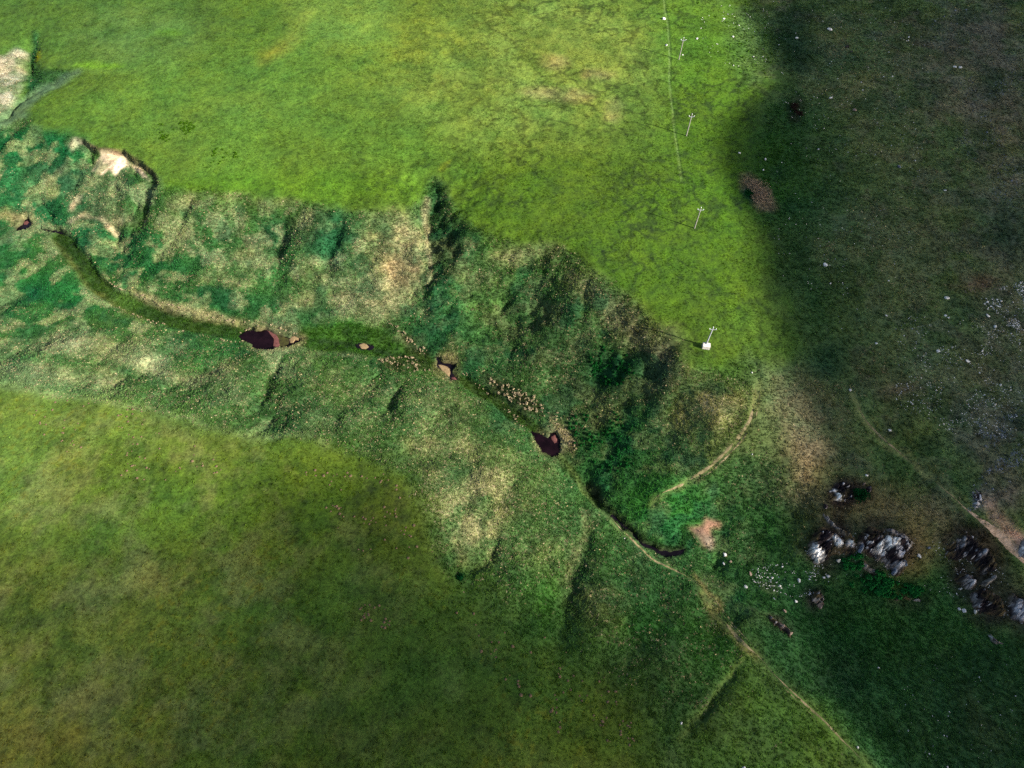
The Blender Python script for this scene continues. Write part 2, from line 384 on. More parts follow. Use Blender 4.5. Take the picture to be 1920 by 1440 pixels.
brush(thick([(1244, -10), (1246, 20), (1252, 45), (1254, 80), (1255, 110), (1254, 150), (1259, 190), (1263, 230), (1272, 300), (1278, 340)], 2.0), (150, 182, 100), .85, .35, warp=.1)
# --- top left slope
brush([(-40, 110), (8, 105), (28, 88), (42, 92), (40, 130), (30, 168), (5, 205), (-40, 230)], (236, 226, 196), .9, 2.2, .7, dry=.6, rough=1, warp=.3)
brush([(62, 60), (70, 64), (66, 100), (72, 128), (130, 132), (140, 142), (70, 160), (44, 172), (40, 140), (46, 100)], (34, 96, 58), .9, 2, .3, dry=.2, rough=1)
brush([(-10, 215), (30, 180), (60, 160), (110, 140), (150, 128), (152, 136), (90, 170), (62, 195), (48, 220), (-10, 240)], (108, 142, 102), .8, 2)
# --- valley, left
brush([(-60, 240), (60, 245), (160, 290), (200, 420), (300, 440), (320, 500), (200, 500), (100, 440), (-60, 420)], (44, 124, 72), .8, 4, dry=.22)
brush(ell(70, 270, 90, 28), (22, 118, 62), .8, 4, dry=.06); brush(ell(120, 335, 18, 18), (22, 106, 70), .8, 3, dry=.05); brush(ell(250, 470, 60, 45), (34, 112, 66), .8, 4, dry=.1)
brush(ell(100, 540, 110, 34, 15), (36, 124, 60), .8, 5, dry=.05); brush(ell(30, 480, 60, 40), (60, 136, 62), .6, 5, dry=.1); brush(ell(60, 545, 18, 14), (20, 96, 66), .8, 3, dry=0); brush(ell(20, 600, 60, 20), (50, 130, 70), .6, 5)
brush(ell(400, 480, 230, 60), (64, 126, 60), .6, 8, dry=.3); brush(ell(430, 570, 120, 25), (40, 112, 58), .7, 4, dry=.08); brush(ell(300, 500, 60, 30), (40, 116, 60), .7, 5, dry=.1)
brush(ell(180, 345, 60, 40), (128, 150, 108), .6, 3, .6, dry=.45); brush(ell(190, 400, 50, 18), (176, 172, 134), .65, 3, .6, dry=.6); brush(ell(90, 330, 50, 30), (120, 156, 110), .5, 3, .6, dry=.4)
brush(ell(30, 405, 35, 10), (168, 160, 110), .7, 2, .3, dry=.5)
# landslide soil
brush([(166, 310), (178, 290), (190, 278), (206, 280), (218, 283), (233, 288), (236, 304), (222, 312), (212, 322), (200, 310), (188, 320), (176, 316)], (320, 282, 236), .95, .8, .15, dry=0, rough=.2, warp=.5)
brush([(238, 297), (252, 303), (262, 312), (272, 326), (276, 331), (262, 322), (250, 312)], (290, 252, 214), .9, .6, .2, dry=0, warp=.4)
brush(thick(SCARP, 4.5), (128, 92, 84), .85, .7, .2, dry=0, warp=.4)
for p in ([(120, 305), (100, 325), (82, 345)], [(152, 358), (138, 380), (134, 392)], [(130, 420), (150, 405), (185, 405), (210, 425)], [(140, 258), (128, 272)]):
    brush(thick(p, 8), (250, 228, 188), .9, 1.2, .35, dry=.4)
# --- valley, middle: straw slopes
brush(ell(745, 470, 62, 75, 10), (190, 182, 128), .8, 6, .6, dry=.66); brush(ell(755, 495, 32, 38), (186, 152, 112), .6, 3, .2); brush(ell(690, 560, 70, 36), (176, 178, 128), .7, 4, .5, dry=.7)
brush(ell(660, 480, 40, 60), (120, 148, 90), .6, 5, .5, dry=.5); brush(ell(625, 440, 22, 50, 10), (36, 100, 58), .8, 4, dry=.1); brush(ell(510, 420, 22, 60), (44, 108, 62), .6, 5, dry=.1)
for e in [(350, 380, 30, 14), (430, 395, 24, 16), (575, 420, 30, 30), (470, 470, 50, 20), (600, 500, 50, 24), (420, 520, 40, 12), (560, 560, 40, 16), (340, 440, 25, 20)]:
    brush(ell(*e), (172, 174, 122), .6, 4, .7, dry=.6)
brush(ell(450, 368, 110, 5, 2), (196, 190, 140), .45, 2, .6, dry=.5)
brush([(803, 345), (812, 330), (826, 340), (845, 385), (880, 420), (905, 450), (890, 500), (860, 520), (826, 530), (806, 500), (803, 420)], (48, 92, 52), .85, 3, .2, dry=.22)  # shade of the bank turned from the sun, painted into the turf
brush(ell(835, 455, 22, 26), (92, 88, 62), .5, 4, .4, dry=.4); brush(thick([(801, 360), (799, 420), (804, 480), (798, 520)], 6), (228, 214, 160), .8, 1, dry=.6)  # straw strip along the rill, its sunlit brightness painted in
brush(ell(985, 465, 70, 12, -3), (168, 168, 112), .7, 3, .4, dry=.6); brush(ell(940, 510, 90, 30, 10), (110, 140, 72), .6, 5, .5, dry=.5); brush(ell(915, 575, 40, 30), (130, 156, 70), .6, 5, .4, dry=.4)
brush(ell(900, 610, 150, 50), (52, 108, 56), .6, 8, .3, dry=.15); brush(ell(1020, 500, 40, 30), (62, 130, 44), .6, 5, dry=.15); brush(ell(1000, 560, 60, 60), (56, 112, 48), .6, 8, .3, dry=.2)
brush(ell(815, 610, 50, 40), (48, 104, 58), .6, 6, dry=.15); brush(ell(1110, 545, 55, 26, 38), (120, 124, 82), .7, 5, .4, dry=.55); brush(ell(1180, 600, 60, 26, 45), (126, 118, 92), .75, 5, .3, dry=.6)
brush(ell(1245, 670, 34, 60, 15), (122, 116, 86), .7, 5, .3, dry=.5); brush(ell(1060, 600, 110, 70), (88, 112, 66), .5, 10, .5, dry=.4); brush(ell(1050, 690, 120, 60), (66, 104, 62), .5, 8, .4, dry=.35)
brush(ell(1150, 690, 46, 40), (18, 78, 42), .9, 4, .25, dry=.03); brush(ell(1245, 690, 28, 38, 20), (62, 62, 62), .75, 4, .3, dry=.2); brush(ell(1180, 745, 50, 20), (104, 92, 72), .6, 4, .5, dry=.4)
brush(ell(1120, 820, 80, 70), (34, 92, 46), .8, 7, .35, dry=.06); brush(ell(1180, 830, 60, 70), (34, 90, 44), .7, 7, .3, dry=.06); brush(ell(1150, 900, 80, 50), (44, 100, 46), .7, 7, dry=.08)
brush(ell(1080, 760, 60, 40), (88, 104, 66), .6, 5, .5, dry=.4)
brush([(1270, 690), (1330, 705), (1390, 700), (1414, 735), (1404, 790), (1366, 845), (1310, 885), (1260, 870), (1250, 800)], (134, 140, 74), .75, 5, .3, dry=.55); brush(ell(1318, 770, 48, 24, -10), (192, 176, 114), .75, 5, .3, dry=.75); brush(ell(1280, 840, 40, 30), (104, 128, 66), .6, 5, .4, dry=.4)
brush(ell(1370, 690, 40, 20), (66, 122, 32), .7, 5); brush(ell(1240, 960, 60, 50), (52, 128, 40), .8, 6, dry=.04, rough=.7); brush(ell(1300, 930, 50, 30), (60, 124, 44), .6, 6, dry=.08)
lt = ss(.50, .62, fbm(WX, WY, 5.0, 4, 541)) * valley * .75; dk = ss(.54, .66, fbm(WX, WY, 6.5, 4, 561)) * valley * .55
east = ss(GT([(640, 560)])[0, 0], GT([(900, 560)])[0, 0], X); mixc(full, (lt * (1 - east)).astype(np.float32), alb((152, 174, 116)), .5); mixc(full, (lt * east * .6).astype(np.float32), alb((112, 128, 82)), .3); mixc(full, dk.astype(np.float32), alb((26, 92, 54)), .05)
# stream trough
brush(BED, (66, 98, 34), 1, .8, 0, dry=.02, rough=.8, warp=.3); brush([(p[0], p[1]) for p in BED], (44, 78, 30), .7, .8, .8, dry=.02, warp=.3); brush(thick([(95, 445), (130, 492), (180, 545), (225, 578), (270, 600)], 7), (150, 150, 84), .4, 1.2, .5, dry=.4)
brush(thick([(245, 545), (300, 568), (350, 582), (420, 598), (480, 610)], 9), (190, 180, 130), .75, 1.4, .4, dry=.65); brush(ell(230, 560, 25, 14, 25), (100, 140, 56), .6, 2)
brush([(560, 615), (640, 600), (720, 610), (735, 640), (800, 670), (815, 690), (720, 665), (640, 660), (570, 660)], (66, 112, 40), .8, 3, .2, dry=.1); brush(ell(650, 615, 40, 14), (72, 150, 40), .7, 3)
brush(BED2, (54, 80, 20), 1, .8, dry=.02, rough=.8, warp=.3)
BED3 = [(558, 622), (600, 612), (650, 606), (700, 612), (735, 632), (770, 652), (812, 676), (818, 690), (790, 676), (740, 666), (700, 664), (640, 660), (590, 655), (560, 648)]
brush(BED3, (66, 112, 34), .95, 1.0, 0, dry=.03, rough=.8, warp=.4); brush(BED3, (48, 84, 26), .7, 1.0, .9, warp=.4); brush(ell(790, 690, 60, 14, 10), (78, 116, 36), .6, 3)
brush([(1035, 775), (1058, 800), (1078, 838), (1070, 850), (1052, 825), (1040, 800)], (158, 140, 96), .85, 1.5, .2, dry=.7)
brush(thick([(1044, 846), (1062, 870), (1088, 900), (1114, 928), (1140, 950), (1165, 974), (1190, 1000), (1215, 1020), (1250, 1032), (1280, 1030)], 18), (42, 62, 24), 1, 1.0, 0, dry=.02, rough=.8, warp=.4)
brush(thick([(1110, 900), (1122, 918), (1130, 935)], 14), (60, 52, 40), .7, 1.0, .3)
brush(thick([(560, 634), (620, 638), (690, 650), (760, 664), (815, 684)], 7), (40, 66, 26), .8, .8, .2, dry=.02, warp=.4)
for tz in ([(908, 708), (935, 708), (960, 718), (990, 732), (1012, 750), (1030, 774), (1016, 780), (985, 772), (955, 756), (928, 738)], [(704, 678), (720, 667), (750, 666), (778, 670), (796, 678), (794, 694), (752, 696), (726, 688)], [(724, 604), (744, 604), (760, 624), (782, 644), (810, 660), (806, 672), (775, 656), (748, 632)]):
    brush(tz, (50, 54, 26), .8, 2.0, .5, dry=.12, rough=.5)
for k in ('main', 'bend', 'left', 'plum'):
    brush(ell(*np.mean(np.array(PONDS[k]), 0), *(np.ptp(np.array(PONDS[k]), 0) * .5 + 5)), (170, 158, 112), .55, 1.2, .5, dry=.6)
for k in PONDS: brush(PONDS[k], (74, 60, 46), .9, .6, dry=0, rough=.1, warp=.2)
# --- spur south of the stream
brush([(0, 640), (120, 610), (330, 640), (470, 670), (520, 690), (480, 780), (420, 800), (250, 745), (0, 720)], (84, 128, 72), .7, 6, .2, dry=.42)
for e in [(120, 640, 80, 16, -5), (220, 660, 90, 14, 8), (60, 700, 50, 14), (300, 690, 60, 10, 20), (400, 700, 50, 12, -20), (160, 705, 60, 12)]:
    brush(ell(*e), (190, 194, 144), .6, 3, .6, dry=.65)
brush(ell(130, 725, 110, 14, 4), (140, 168, 116), .6, 5, .3, dry=.3); brush(ell(400, 660, 80, 18, -25), (52, 120, 52), .6, 4, .3)
brush([(520, 690), (560, 660), (700, 690), (820, 700), (900, 760), (1000, 830), (1060, 890), (1100, 940), (1000, 960), (760, 870), (600, 820), (480, 800)], (86, 124, 62), .7, 6, .2, dry=.4)
brush(ell(640, 770, 90, 40), (88, 124, 70), .5, 6, .5, dry=.5); brush(ell(545, 760, 40, 40), (54, 92, 50), .6, 6, .2, dry=.2); brush(ell(820, 780, 60, 40, 30), (128, 146, 92), .6, 5, .5, dry=.5); brush(ell(830, 830, 70, 14), (170, 168, 110), .5, 4, .5, dry=.6)
brush([(780, 880), (860, 835), (930, 840), (985, 890), (985, 950), (940, 1000), (900, 1050), (862, 1075), (826, 1040), (806, 1000)], (126, 142, 86), .7, 6, .6, dry=.56); brush(ell(880, 930, 70, 60, 20), (178, 176, 122), .5, 6, .95, dry=.66); brush(ell(900, 1010, 40, 50, 40), (176, 170, 118), .45, 4, .8, dry=.66)
brush(ell(850, 890, 20, 24), (56, 110, 56), .7, 3, .3, dry=.1); brush(ell(820, 920, 30, 30), (90, 124, 66), .5, 5, dry=.4)
brush([(950, 1010), (1000, 960), (1100, 950), (1095, 1010), (1075, 1080), (1030, 1180), (960, 1180), (880, 1110)], (74, 110, 54), .8, 5, .2, dry=.32); brush(thick([(1098, 965), (1092, 1010), (1076, 1070), (1068, 1090)], 12), (170, 168, 110), .7, 2, .4, dry=.7)
brush(ell(1020, 1030, 50, 30), (112, 138, 76), .6, 5, .3, dry=.45); brush(ell(1020, 1140, 35, 50, 25), (58, 128, 34), .7, 5, dry=.08); brush(ell(860, 1085, 20, 14), (24, 80, 44), .8, 3); brush(ell(880, 1120, 40, 14), (66, 110, 42), .6, 3)
brush(ell(940, 1140, 50, 22, 30), (112, 104, 66), .55, 4, .5, dry=.5)
brush([(1110, 950), (1180, 1010), (1260, 1060), (1320, 1110), (1400, 1215), (1380, 1270), (1290, 1410), (1240, 1420), (1170, 1290), (1050, 1220), (1080, 1080)], (54, 98, 48), .7, 6, .2, dry=.2); brush(ell(1120, 1140, 36, 50, -35), (120, 116, 70), .55, 5, .4, dry=.5); brush(ell(1190, 1170, 60, 26), (46, 108, 28), .6, 6); brush(ell(1200, 1230, 90, 16, -10), (82, 104, 72), .5, 5, .5, dry=.4)
brush([(1400, 1225), (1450, 1260), (1630, 1440), (1640, 1500), (1260, 1500), (1290, 1400), (1350, 1300)], (78, 118, 36), .8, 4, .2, dry=.15); brush(ell(1330, 1210, 60, 60), (62, 116, 36), .6, 8); brush(ell(1520, 1380, 60, 60, 45), (104, 138, 40), .5, 6)
# --- lower pasture
brush(ell(150, 800, 260, 60), (118, 152, 62), .65, 10); brush(ell(60, 900, 120, 80), (112, 148, 66), .6, 12, .3); brush(ell(300, 950, 260, 80), (98, 136, 40), .6, 14)
brush(ell(620, 930, 160, 80), (86, 116, 24), .7, 12); brush(ell(740, 1010, 70, 90), (88, 108, 26), .7, 8); brush(ell(100, 1150, 220, 120), (126, 140, 66), .5, 16, .5); brush(ell(300, 1180, 200, 80), (112, 128, 60), .4, 14, .5)
brush(ell(60, 1380, 200, 100), (152, 134, 66), .7, 16, .5); brush(ell(300, 1330, 260, 120), (100, 124, 40), .5, 18); brush(ell(700, 1300, 260, 120), (84, 116, 36), .6, 18); brush(ell(710, 1150, 40, 20), (150, 112, 82), .45, 5, .6)
brush(ell(900, 1250, 180, 120), (70, 116, 46), .6, 14, .3); brush(ell(560, 1130, 200, 60), (76, 118, 40), .5, 12); brush(ell(770, 1130, 120, 50), (66, 120, 44), .5, 12)
P = GT(LOW)[:, :2]; s = sub(P, 2); lm = ss(0, -5, poly_sd(X[s], Y[s], P)); sw = 1 - ss(-75, 5, X[s])
mt = ss(.42, .70, fbm(WX[s], WY[s], 9, 6, 561, .72)) * lm * (.12 + .3 * sw * ss(120, 60, Y[s])); mixc(s, mt.astype(np.float32), alb((146, 146, 92)), .07)
mt = ss(.56, .68, fbm(WX[s], WY[s], 5, 4, 571, .6)) * lm * .45; mixc(s, mt.astype(np.float32), alb((64, 100, 30)), .05)
mt = ss(.66, .74, fbm(X[s], Y[s], 1.0, 2, 577)) * ss(.5, .64, F20[s]) * lm * .25; mixc(s, mt.astype(np.float32), alb((150, 142, 24)), .02)
brush(thick([(850, 1095), (960, 1180), (1080, 1240), (1180, 1300), (1260, 1430)], 110), (80, 116, 44), .75, 9, .2, dry=.1, rough=.6)
brush(thick(EDGE_LO[:12], 8), (170, 190, 120), .5, 1.8, .3, dry=.35)
brush(thick([(840, 1120), (900, 1150), (980, 1200), (1060, 1260)], 5), (104, 140, 60), .5, 1, .3); brush(thick([(740, 1080), (800, 1110), (860, 1130)], 4), (104, 146, 60), .4, 1, .4)
# --- right hillside
brush([(1490, 150), (1440, 195), (1405, 250), (1400, 300), (1440, 420), (1470, 520), (1500, 520), (1540, 640), (1600, 760), (1560, 640), (1530, 420), (1520, 200), (1480, 60), (1440, 60)], (40, 92, 34), .85, 6, .1, dry=.02); brush(ell(1450, 330, 60, 80), (58, 112, 28), .8, 8)  # dark band along the cloud shadow's edge, deepening that shade in the colour
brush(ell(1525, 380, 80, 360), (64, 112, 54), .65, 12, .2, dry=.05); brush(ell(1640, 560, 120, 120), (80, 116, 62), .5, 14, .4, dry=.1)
for e in [(1600, 120, 120, 90), (1680, 260, 90, 60), (1620, 460, 110, 60), (1740, 420, 120, 90), (1800, 700, 120, 70), (1650, 700, 80, 50), (1700, 580, 80, 40)]:
    brush(ell(*e), (132, 146, 98), .6, 12, .6, dry=.3)
for e in [(1830, 120, 110, 110, 20), (1900, 330, 50, 160), (1890, 800, 60, 120), (1900, 560, 40, 80)]:
    brush(ell(*e), (146, 138, 118), .7, 12, .5, dry=.2)
for e in [(1860, 160, 24, 30), (1880, 440, 40, 16), (1490, 60, 30, 50), (1460, 330, 18, 12), (1555, 680, 36, 30), (1480, 390, 14, 10), (1500, 120, 24, 20)]:
    brush(ell(*e), (34, 78, 50), .75, 4, .2, dry=0)
brush(ell(1492, 205, 14, 26), (52, 44, 40), .8, 2.5, .4, dry=.2)
brush([(1393, 325), (1404, 322), (1420, 340), (1440, 360), (1456, 390), (1448, 402), (1428, 398), (1405, 370), (1388, 350)], (176, 152, 122), .85, 2, .35, dry=.6, rough=1); brush(ell(1403, 362, 10, 16, -25), (24, 88, 62), .85, 2)
brush([(1440, 700), (1500, 700), (1560, 750), (1600, 850), (1560, 940), (1500, 1010), (1490, 900), (1440, 800)], (142, 126, 94), .75, 8, .35, dry=.45); brush(ell(1510, 870, 24, 70, 8), (192, 164, 128), .6, 5, .5, dry=.6); brush(ell(1440, 880, 60, 60), (60, 92, 56), .7, 8, .3, dry=.3); brush(ell(1445, 990, 60, 50), (44, 100, 46), .8, 6, dry=.08)
brush([(1560, 940), (1640, 900), (1740, 920), (1800, 960), (1760, 1000), (1720, 1040), (1680, 1085), (1700, 1020), (1600, 990), (1540, 970)], (150, 134, 92), .7, 5, .3, dry=.35); brush(ell(1725, 1040, 26, 30, 20), (150, 132, 84), .7, 3, dry=.3)
brush(ell(1590, 930, 34, 24), (86, 66, 62), .7, 3, .3); brush([(1764, 1010), (1800, 985), (1860, 1020), (1900, 1090), (1900, 1160), (1850, 1170), (1800, 1080)], (92, 86, 66), .75, 4, .4, dry=.2)
brush(ell(1780, 900, 50, 24, 40), (52, 98, 44), .6, 6); brush(thick([(1820, 975), (1850, 1005), (1880, 1035), (1910, 1070)], 14), (44, 104, 34), .8, 2.5); brush(ell(1700, 870, 40, 50, 40), (66, 104, 44), .6, 6)
brush([(1850, 935), (1868, 948), (1890, 975), (1908, 1000), (1930, 1030), (1930, 1060), (1908, 1030), (1880, 995), (1862, 965)], (284, 232, 200), .9, 2.0, .45, dry=.05, rough=.2); brush(ell(1880, 935, 36, 20, -20), (150, 140, 138), .7, 4, .4)
brush(ell(1820, 535, 40, 8, -5), (132, 92, 76), .6, 3, .3); brush(ell(1690, 735, 30, 8, -10), (150, 118, 108), .6, 3, .4); brush(ell(1855, 640, 60, 12), (112, 108, 108), .5, 4, .4)
brush([(1293, 990), (1316, 984), (1323, 967), (1335, 970), (1353, 980), (1350, 986), (1332, 988), (1336, 1018), (1318, 1027), (1305, 1005)], (200, 150, 124), .9, 1, .15, dry=0, rough=.2, warp=.4); brush(ell(1327, 1015, 8, 10), (236, 206, 172), .8, 1)
brush(ell(1670, 1090, 60, 24, 10), (26, 106, 40), .75, 5, dry=0); brush(ell(1590, 1180, 90, 60), (42, 100, 42), .5, 10); brush(ell(1700, 1200, 140, 50), (44, 104, 44), .4, 10); brush(ell(1570, 1260, 60, 40), (46, 74, 44), .6, 8); brush(ell(1870, 1350, 110, 80), (88, 100, 70), .6, 14, .5, dry=.2)
for e in [(1560, 1025, 54, 44), (1655, 1030, 66, 56), (1812, 1086, 34, 34), (1825, 1040, 64, 58, 40), (1855, 1128, 48, 44, 30), (1912, 1140, 36, 40), (1580, 928, 50, 30), (1570, 985, 40, 24, 40), (1530, 1124, 22, 26), (1700, 1124, 40, 14), (1466, 1174, 30, 12, 40)]:
    brush(ell(*e), (62, 50, 50), .85, 2.5, .45, dry=.06, rough=.8)
brush(ell(1690, 1085, 16, 30, 40), (140, 124, 76), .7, 3, .3); brush(ell(1880, 1090, 30, 50, -30), (100, 104, 72), .6, 5, .4)
brush(ell(1670, 1100, 56, 18, 10), (30, 110, 46), .8, 3, .1, dry=0); brush(ell(1595, 1060, 22, 22), (34, 100, 44), .8, 3, .1, dry=0)
# trodden ways (soft wear; the bare lines themselves are ribbons below)
brush(thick(ARC[3:], 8), (160, 158, 92), .55, 1.2, .3, dry=.5); brush(thick(PATH_L[6:11], 12), (150, 138, 84), .6, 1.5, .4, dry=.4); brush(thick([(1300, 1080), (1325, 1100), (1352, 1130), (1352, 1140)], 5), (190, 160, 104), .6, 1, .3); brush(thick(PATH_L[10:], 6), (118, 132, 62), .4, 1.2, .3)
brush(thick([(1690, 800), (1720, 840), (1750, 880), (1795, 938)], 4), (128, 136, 76), .5, 1, .4); brush(thick(PATH_R[:7], 5), (164, 170, 104), .9, .7, .2); brush(thick([(x + 9, y - 6) for x, y in PATH_R[1:7]], 4), (150, 160, 90), .7, .7, .3); brush(thick([(1045, 850), (1080, 890), (1110, 928)] + PATH_L[:7], 4), (128, 158, 84), .6, .7, .25)
brush(thick([(1394, 1228), (1372, 1260), (1344, 1300), (1304, 1352), (1282, 1400)], 7), (124, 150, 74), .75, .7, .3); brush(thick([(1402, 1232), (1382, 1266), (1354, 1306), (1316, 1356), (1292, 1404)], 7), (40, 72, 30), .7, .8, .2)  # lighter path line, then a dark strip along the crease at its right
# plant-to-plant variety
val = .80 + .40 * F20 + (F6 - .5) * .34 + (F3 - .5) * .40 + (F1 - .5) * (.46 + .22 * RGH) - .30 * ss(.60, .72, fbm(X, Y, .95, 2, 651)) * (1 - .5 * RGH)
C *= val[..., None]
hue = (fbm(X, Y, 12, 3, 501) - .5) * .34 + (F3 - .5) * .2
C[..., 0] *= 1 + hue; C[..., 2] *= 1 - hue * .8
np.clip(C, .004, .9, out=C)

def mesh_grid(name, Xg, Yg, Hg):
    ny, nx = Xg.shape
    me = bpy.data.meshes.new(name)
    v = np.stack([Xg, Yg, Hg], -1).reshape(-1, 3).astype(np.float32)
    i = np.arange(ny * nx).reshape(ny, nx)
    q = np.stack([i[:-1, :-1], i[:-1, 1:], i[1:, 1:], i[1:, :-1]], -1).reshape(-1, 4).astype(np.int32)
    me.vertices.add(len(v)); me.vertices.foreach_set('co', v.ravel())
    me.loops.add(q.size); me.loops.foreach_set('vertex_index', q.ravel())
    me.polygons.add(len(q)); me.polygons.foreach_set('loop_start', np.arange(0, q.size, 4, dtype=np.int32))
    me.polygons.foreach_set('use_smooth', np.ones(len(q), bool))
    me.update(calc_edges=True)
    return me

# ---------------------------------------------------------------- materials
def new_mat(name):
    m = bpy.data.materials.new(name); m.use_nodes = True
    nt = m.node_tree; b = nt.nodes['Principled BSDF']
    b.inputs['Roughness'].default_value = .95
    b.inputs['Specular IOR Level'].default_value = .1
    return m, nt, b

def nd(nt, t, **kw):
    n = nt.nodes.new(t)
    for k, v in kw.items():
        if k.startswith('i_'):
            n.inputs[int(k[2:]) if k[2:].isdigit() else k[2:].replace('_', ' ')].default_value = v
        else: setattr(n, k, v)
    return n

def noise(nt, scale, detail=3, rough=.55, coord='Object'):
    tc = nd(nt, 'ShaderNodeTexCoord'); n = nd(nt, 'ShaderNodeTexNoise')
    n.inputs['Scale'].default_value = scale; n.inputs['Detail'].default_value = detail; n.inputs['Roughness'].default_value = rough
    nt.links.new(tc.outputs[coord], n.inputs['Vector'])
    return n.outputs['Fac']

def maprange(nt, src, a, b, c, d):
    m = nd(nt, 'ShaderNodeMapRange'); m.inputs[1].default_value = a; m.inputs[2].default_value = b; m.inputs[3].default_value = c; m.inputs[4].default_value = d
    nt.links.new(src, m.inputs[0]); return m.outputs[0]

def mix(nt, fac, a, b, mode='MIX'):
    m = nd(nt, 'ShaderNodeMix', data_type='RGBA', blend_type=mode)
    for sock, v in ((m.inputs[0], fac), (m.inputs[6], a), (m.inputs[7], b)):
        if hasattr(v, 'is_linked'): nt.links.new(v, sock)
        elif np.isscalar(v): sock.default_value = v
        else: sock.default_value = (*v, 1)
    return m.outputs[2]

def math_n(nt, op, a, b):
    m = nd(nt, 'ShaderNodeMath', operation=op)
    for k, v in ((0, a), (1, b)):
        if hasattr(v, 'is_linked'): nt.links.new(v, m.inputs[k])
        else: m.inputs[k].default_value = v
    return m.outputs[0]

STRAW = alb((226, 210, 162))
def ground_mat():
    m, nt, b = new_mat('meadow_turf')
    a = nd(nt, 'ShaderNodeAttribute', attribute_name='plant_colour')
    d = nd(nt, 'ShaderNodeAttribute', attribute_name='dry')
    r = nd(nt, 'ShaderNodeAttribute', attribute_name='rough')
    f1 = noise(nt, 1.6, 4, .65); f2 = noise(nt, 5.0, 2, .6)
    v = maprange(nt, f1, .28, .72, .55, 1.4)
    c = mix(nt, 1.0, a.outputs['Color'], v, 'MULTIPLY')
    v2 = maprange(nt, f2, .3, .7, .75, 1.25)
    c = mix(nt, 1.0, c, v2, 'MULTIPLY')
    fl = noise(nt, 2.3, 3, .7)
    th = math_n(nt, 'ADD', fl, math_n(nt, 'MULTIPLY', d.outputs['Fac'], .48))
    c = mix(nt, maprange(nt, th, .78, .88, 0, .85), c, tuple(STRAW))
    nt.links.new(c, b.inputs['Base Color'])
    bm = nd(nt, 'ShaderNodeBump'); bm.inputs['Strength'].default_value = .8; bm.inputs['Distance'].default_value = .22
    hh = math_n(nt, 'MULTIPLY', f1, math_n(nt, 'ADD', math_n(nt, 'MULTIPLY', r.outputs['Fac'], .8), .35))
    nt.links.new(hh, bm.inputs['Height']); nt.links.new(bm.outputs[0], b.inputs['Normal'])
    return m

def tag(o, label=None, cat=None, group=None, kind=None):
    if label: o['label'] = label
    if cat: o['category'] = cat
    if group: o['group'] = group
    if kind: o['kind'] = kind
    return o

def link(name, me, mat=None, parent=None):
    o = bpy.data.objects.new(name, me); COL.objects.link(o)
    if mat is not None and me is not None and not me.materials: me.materials.append(mat)
    if parent is not None: o.parent = parent
    return o

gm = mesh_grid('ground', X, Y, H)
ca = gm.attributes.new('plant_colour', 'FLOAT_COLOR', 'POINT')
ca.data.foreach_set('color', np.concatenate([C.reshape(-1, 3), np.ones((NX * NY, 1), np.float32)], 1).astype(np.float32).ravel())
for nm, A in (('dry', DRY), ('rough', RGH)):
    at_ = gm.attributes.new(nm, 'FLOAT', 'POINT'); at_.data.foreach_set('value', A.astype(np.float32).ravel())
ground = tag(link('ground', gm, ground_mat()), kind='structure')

# ---------------------------------------------------------------- cloud that shades the right, thin sheets added to dim middle and bottom
def cloud():
    st = 2.0
    cx = np.arange(-300, 520, st); cy = np.arange(-230, 500, st)
    A, B = np.meshgrid(cx, cy)
    wob = (fbm(A, B, 60, 3, 601) - .5) * 22 + (fbm(A, B, 16, 3, 611) - .5) * 9
    T = np.zeros_like(A)
    for poly, tau, soft, k in CLOUD_SHADE:
        P = GT(poly); P = P[:, :2] - SUN[:2] * np.clip(P[:, 2:], -20, 12) / SUN[2]
        T = T + tau * ss(soft, -soft, poly_sd(A, B, P) + wob * k)
    T *= .8 + .4 * fbm(A, B, 35, 3, 621)
    T = np.where(T < .02, 0, T)
    T[0] = T[-1] = 0; T[:, 0] = T[:, -1] = 0
    dens = .16; thick_ = T / dens
    k0 = 250.0 / SUN[2]
    base = np.stack([A + SUN[0] * k0, B + SUN[1] * k0, np.full_like(A, 250.0)], -1).reshape(-1, 3)
    top = base + SUN * thick_.reshape(-1, 1)
    n = A.size; ny, nx = A.shape
    t = T.ravel() > 0
    tidx = np.arange(n); tidx[t] = n + np.arange(t.sum())
    verts = np.concatenate([base, top[t]])
    i = np.arange(n).reshape(ny, nx)
    q = np.stack([i[:-1, :-1], i[:-1, 1:], i[1:, 1:], i[1:, :-1]], -1).reshape(-1, 4)
    q = q[t[q].any(1)]
    faces = [tuple(f[::-1]) for f in q] + [tuple(tidx[f]) for f in q]
    used = np.unique(np.concatenate([q.ravel(), tidx[q].ravel()])); re = -np.ones(len(verts), int); re[used] = np.arange(len(used))
    me = bpy.data.meshes.new('cloud'); me.from_pydata(verts[used].tolist(), [], [tuple(int(re[j]) for j in f) for f in faces]); me.update()
    m = bpy.data.materials.new('cloud_vapour'); m.use_nodes = True; nt = m.node_tree; nt.nodes.clear()
    out = nd(nt, 'ShaderNodeOutputMaterial'); vs = nd(nt, 'ShaderNodeVolumeScatter')
    vs.inputs['Color'].default_value = (.98, .98, .98, 1); vs.inputs['Density'].default_value = dens
    nt.links.new(vs.outputs[0], out.inputs['Volume'])
    return tag(link('cloud', me, m), 'low white cloud that shades the hillside, with thin sheets added to dim the meadow', 'cloud', kind='stuff')
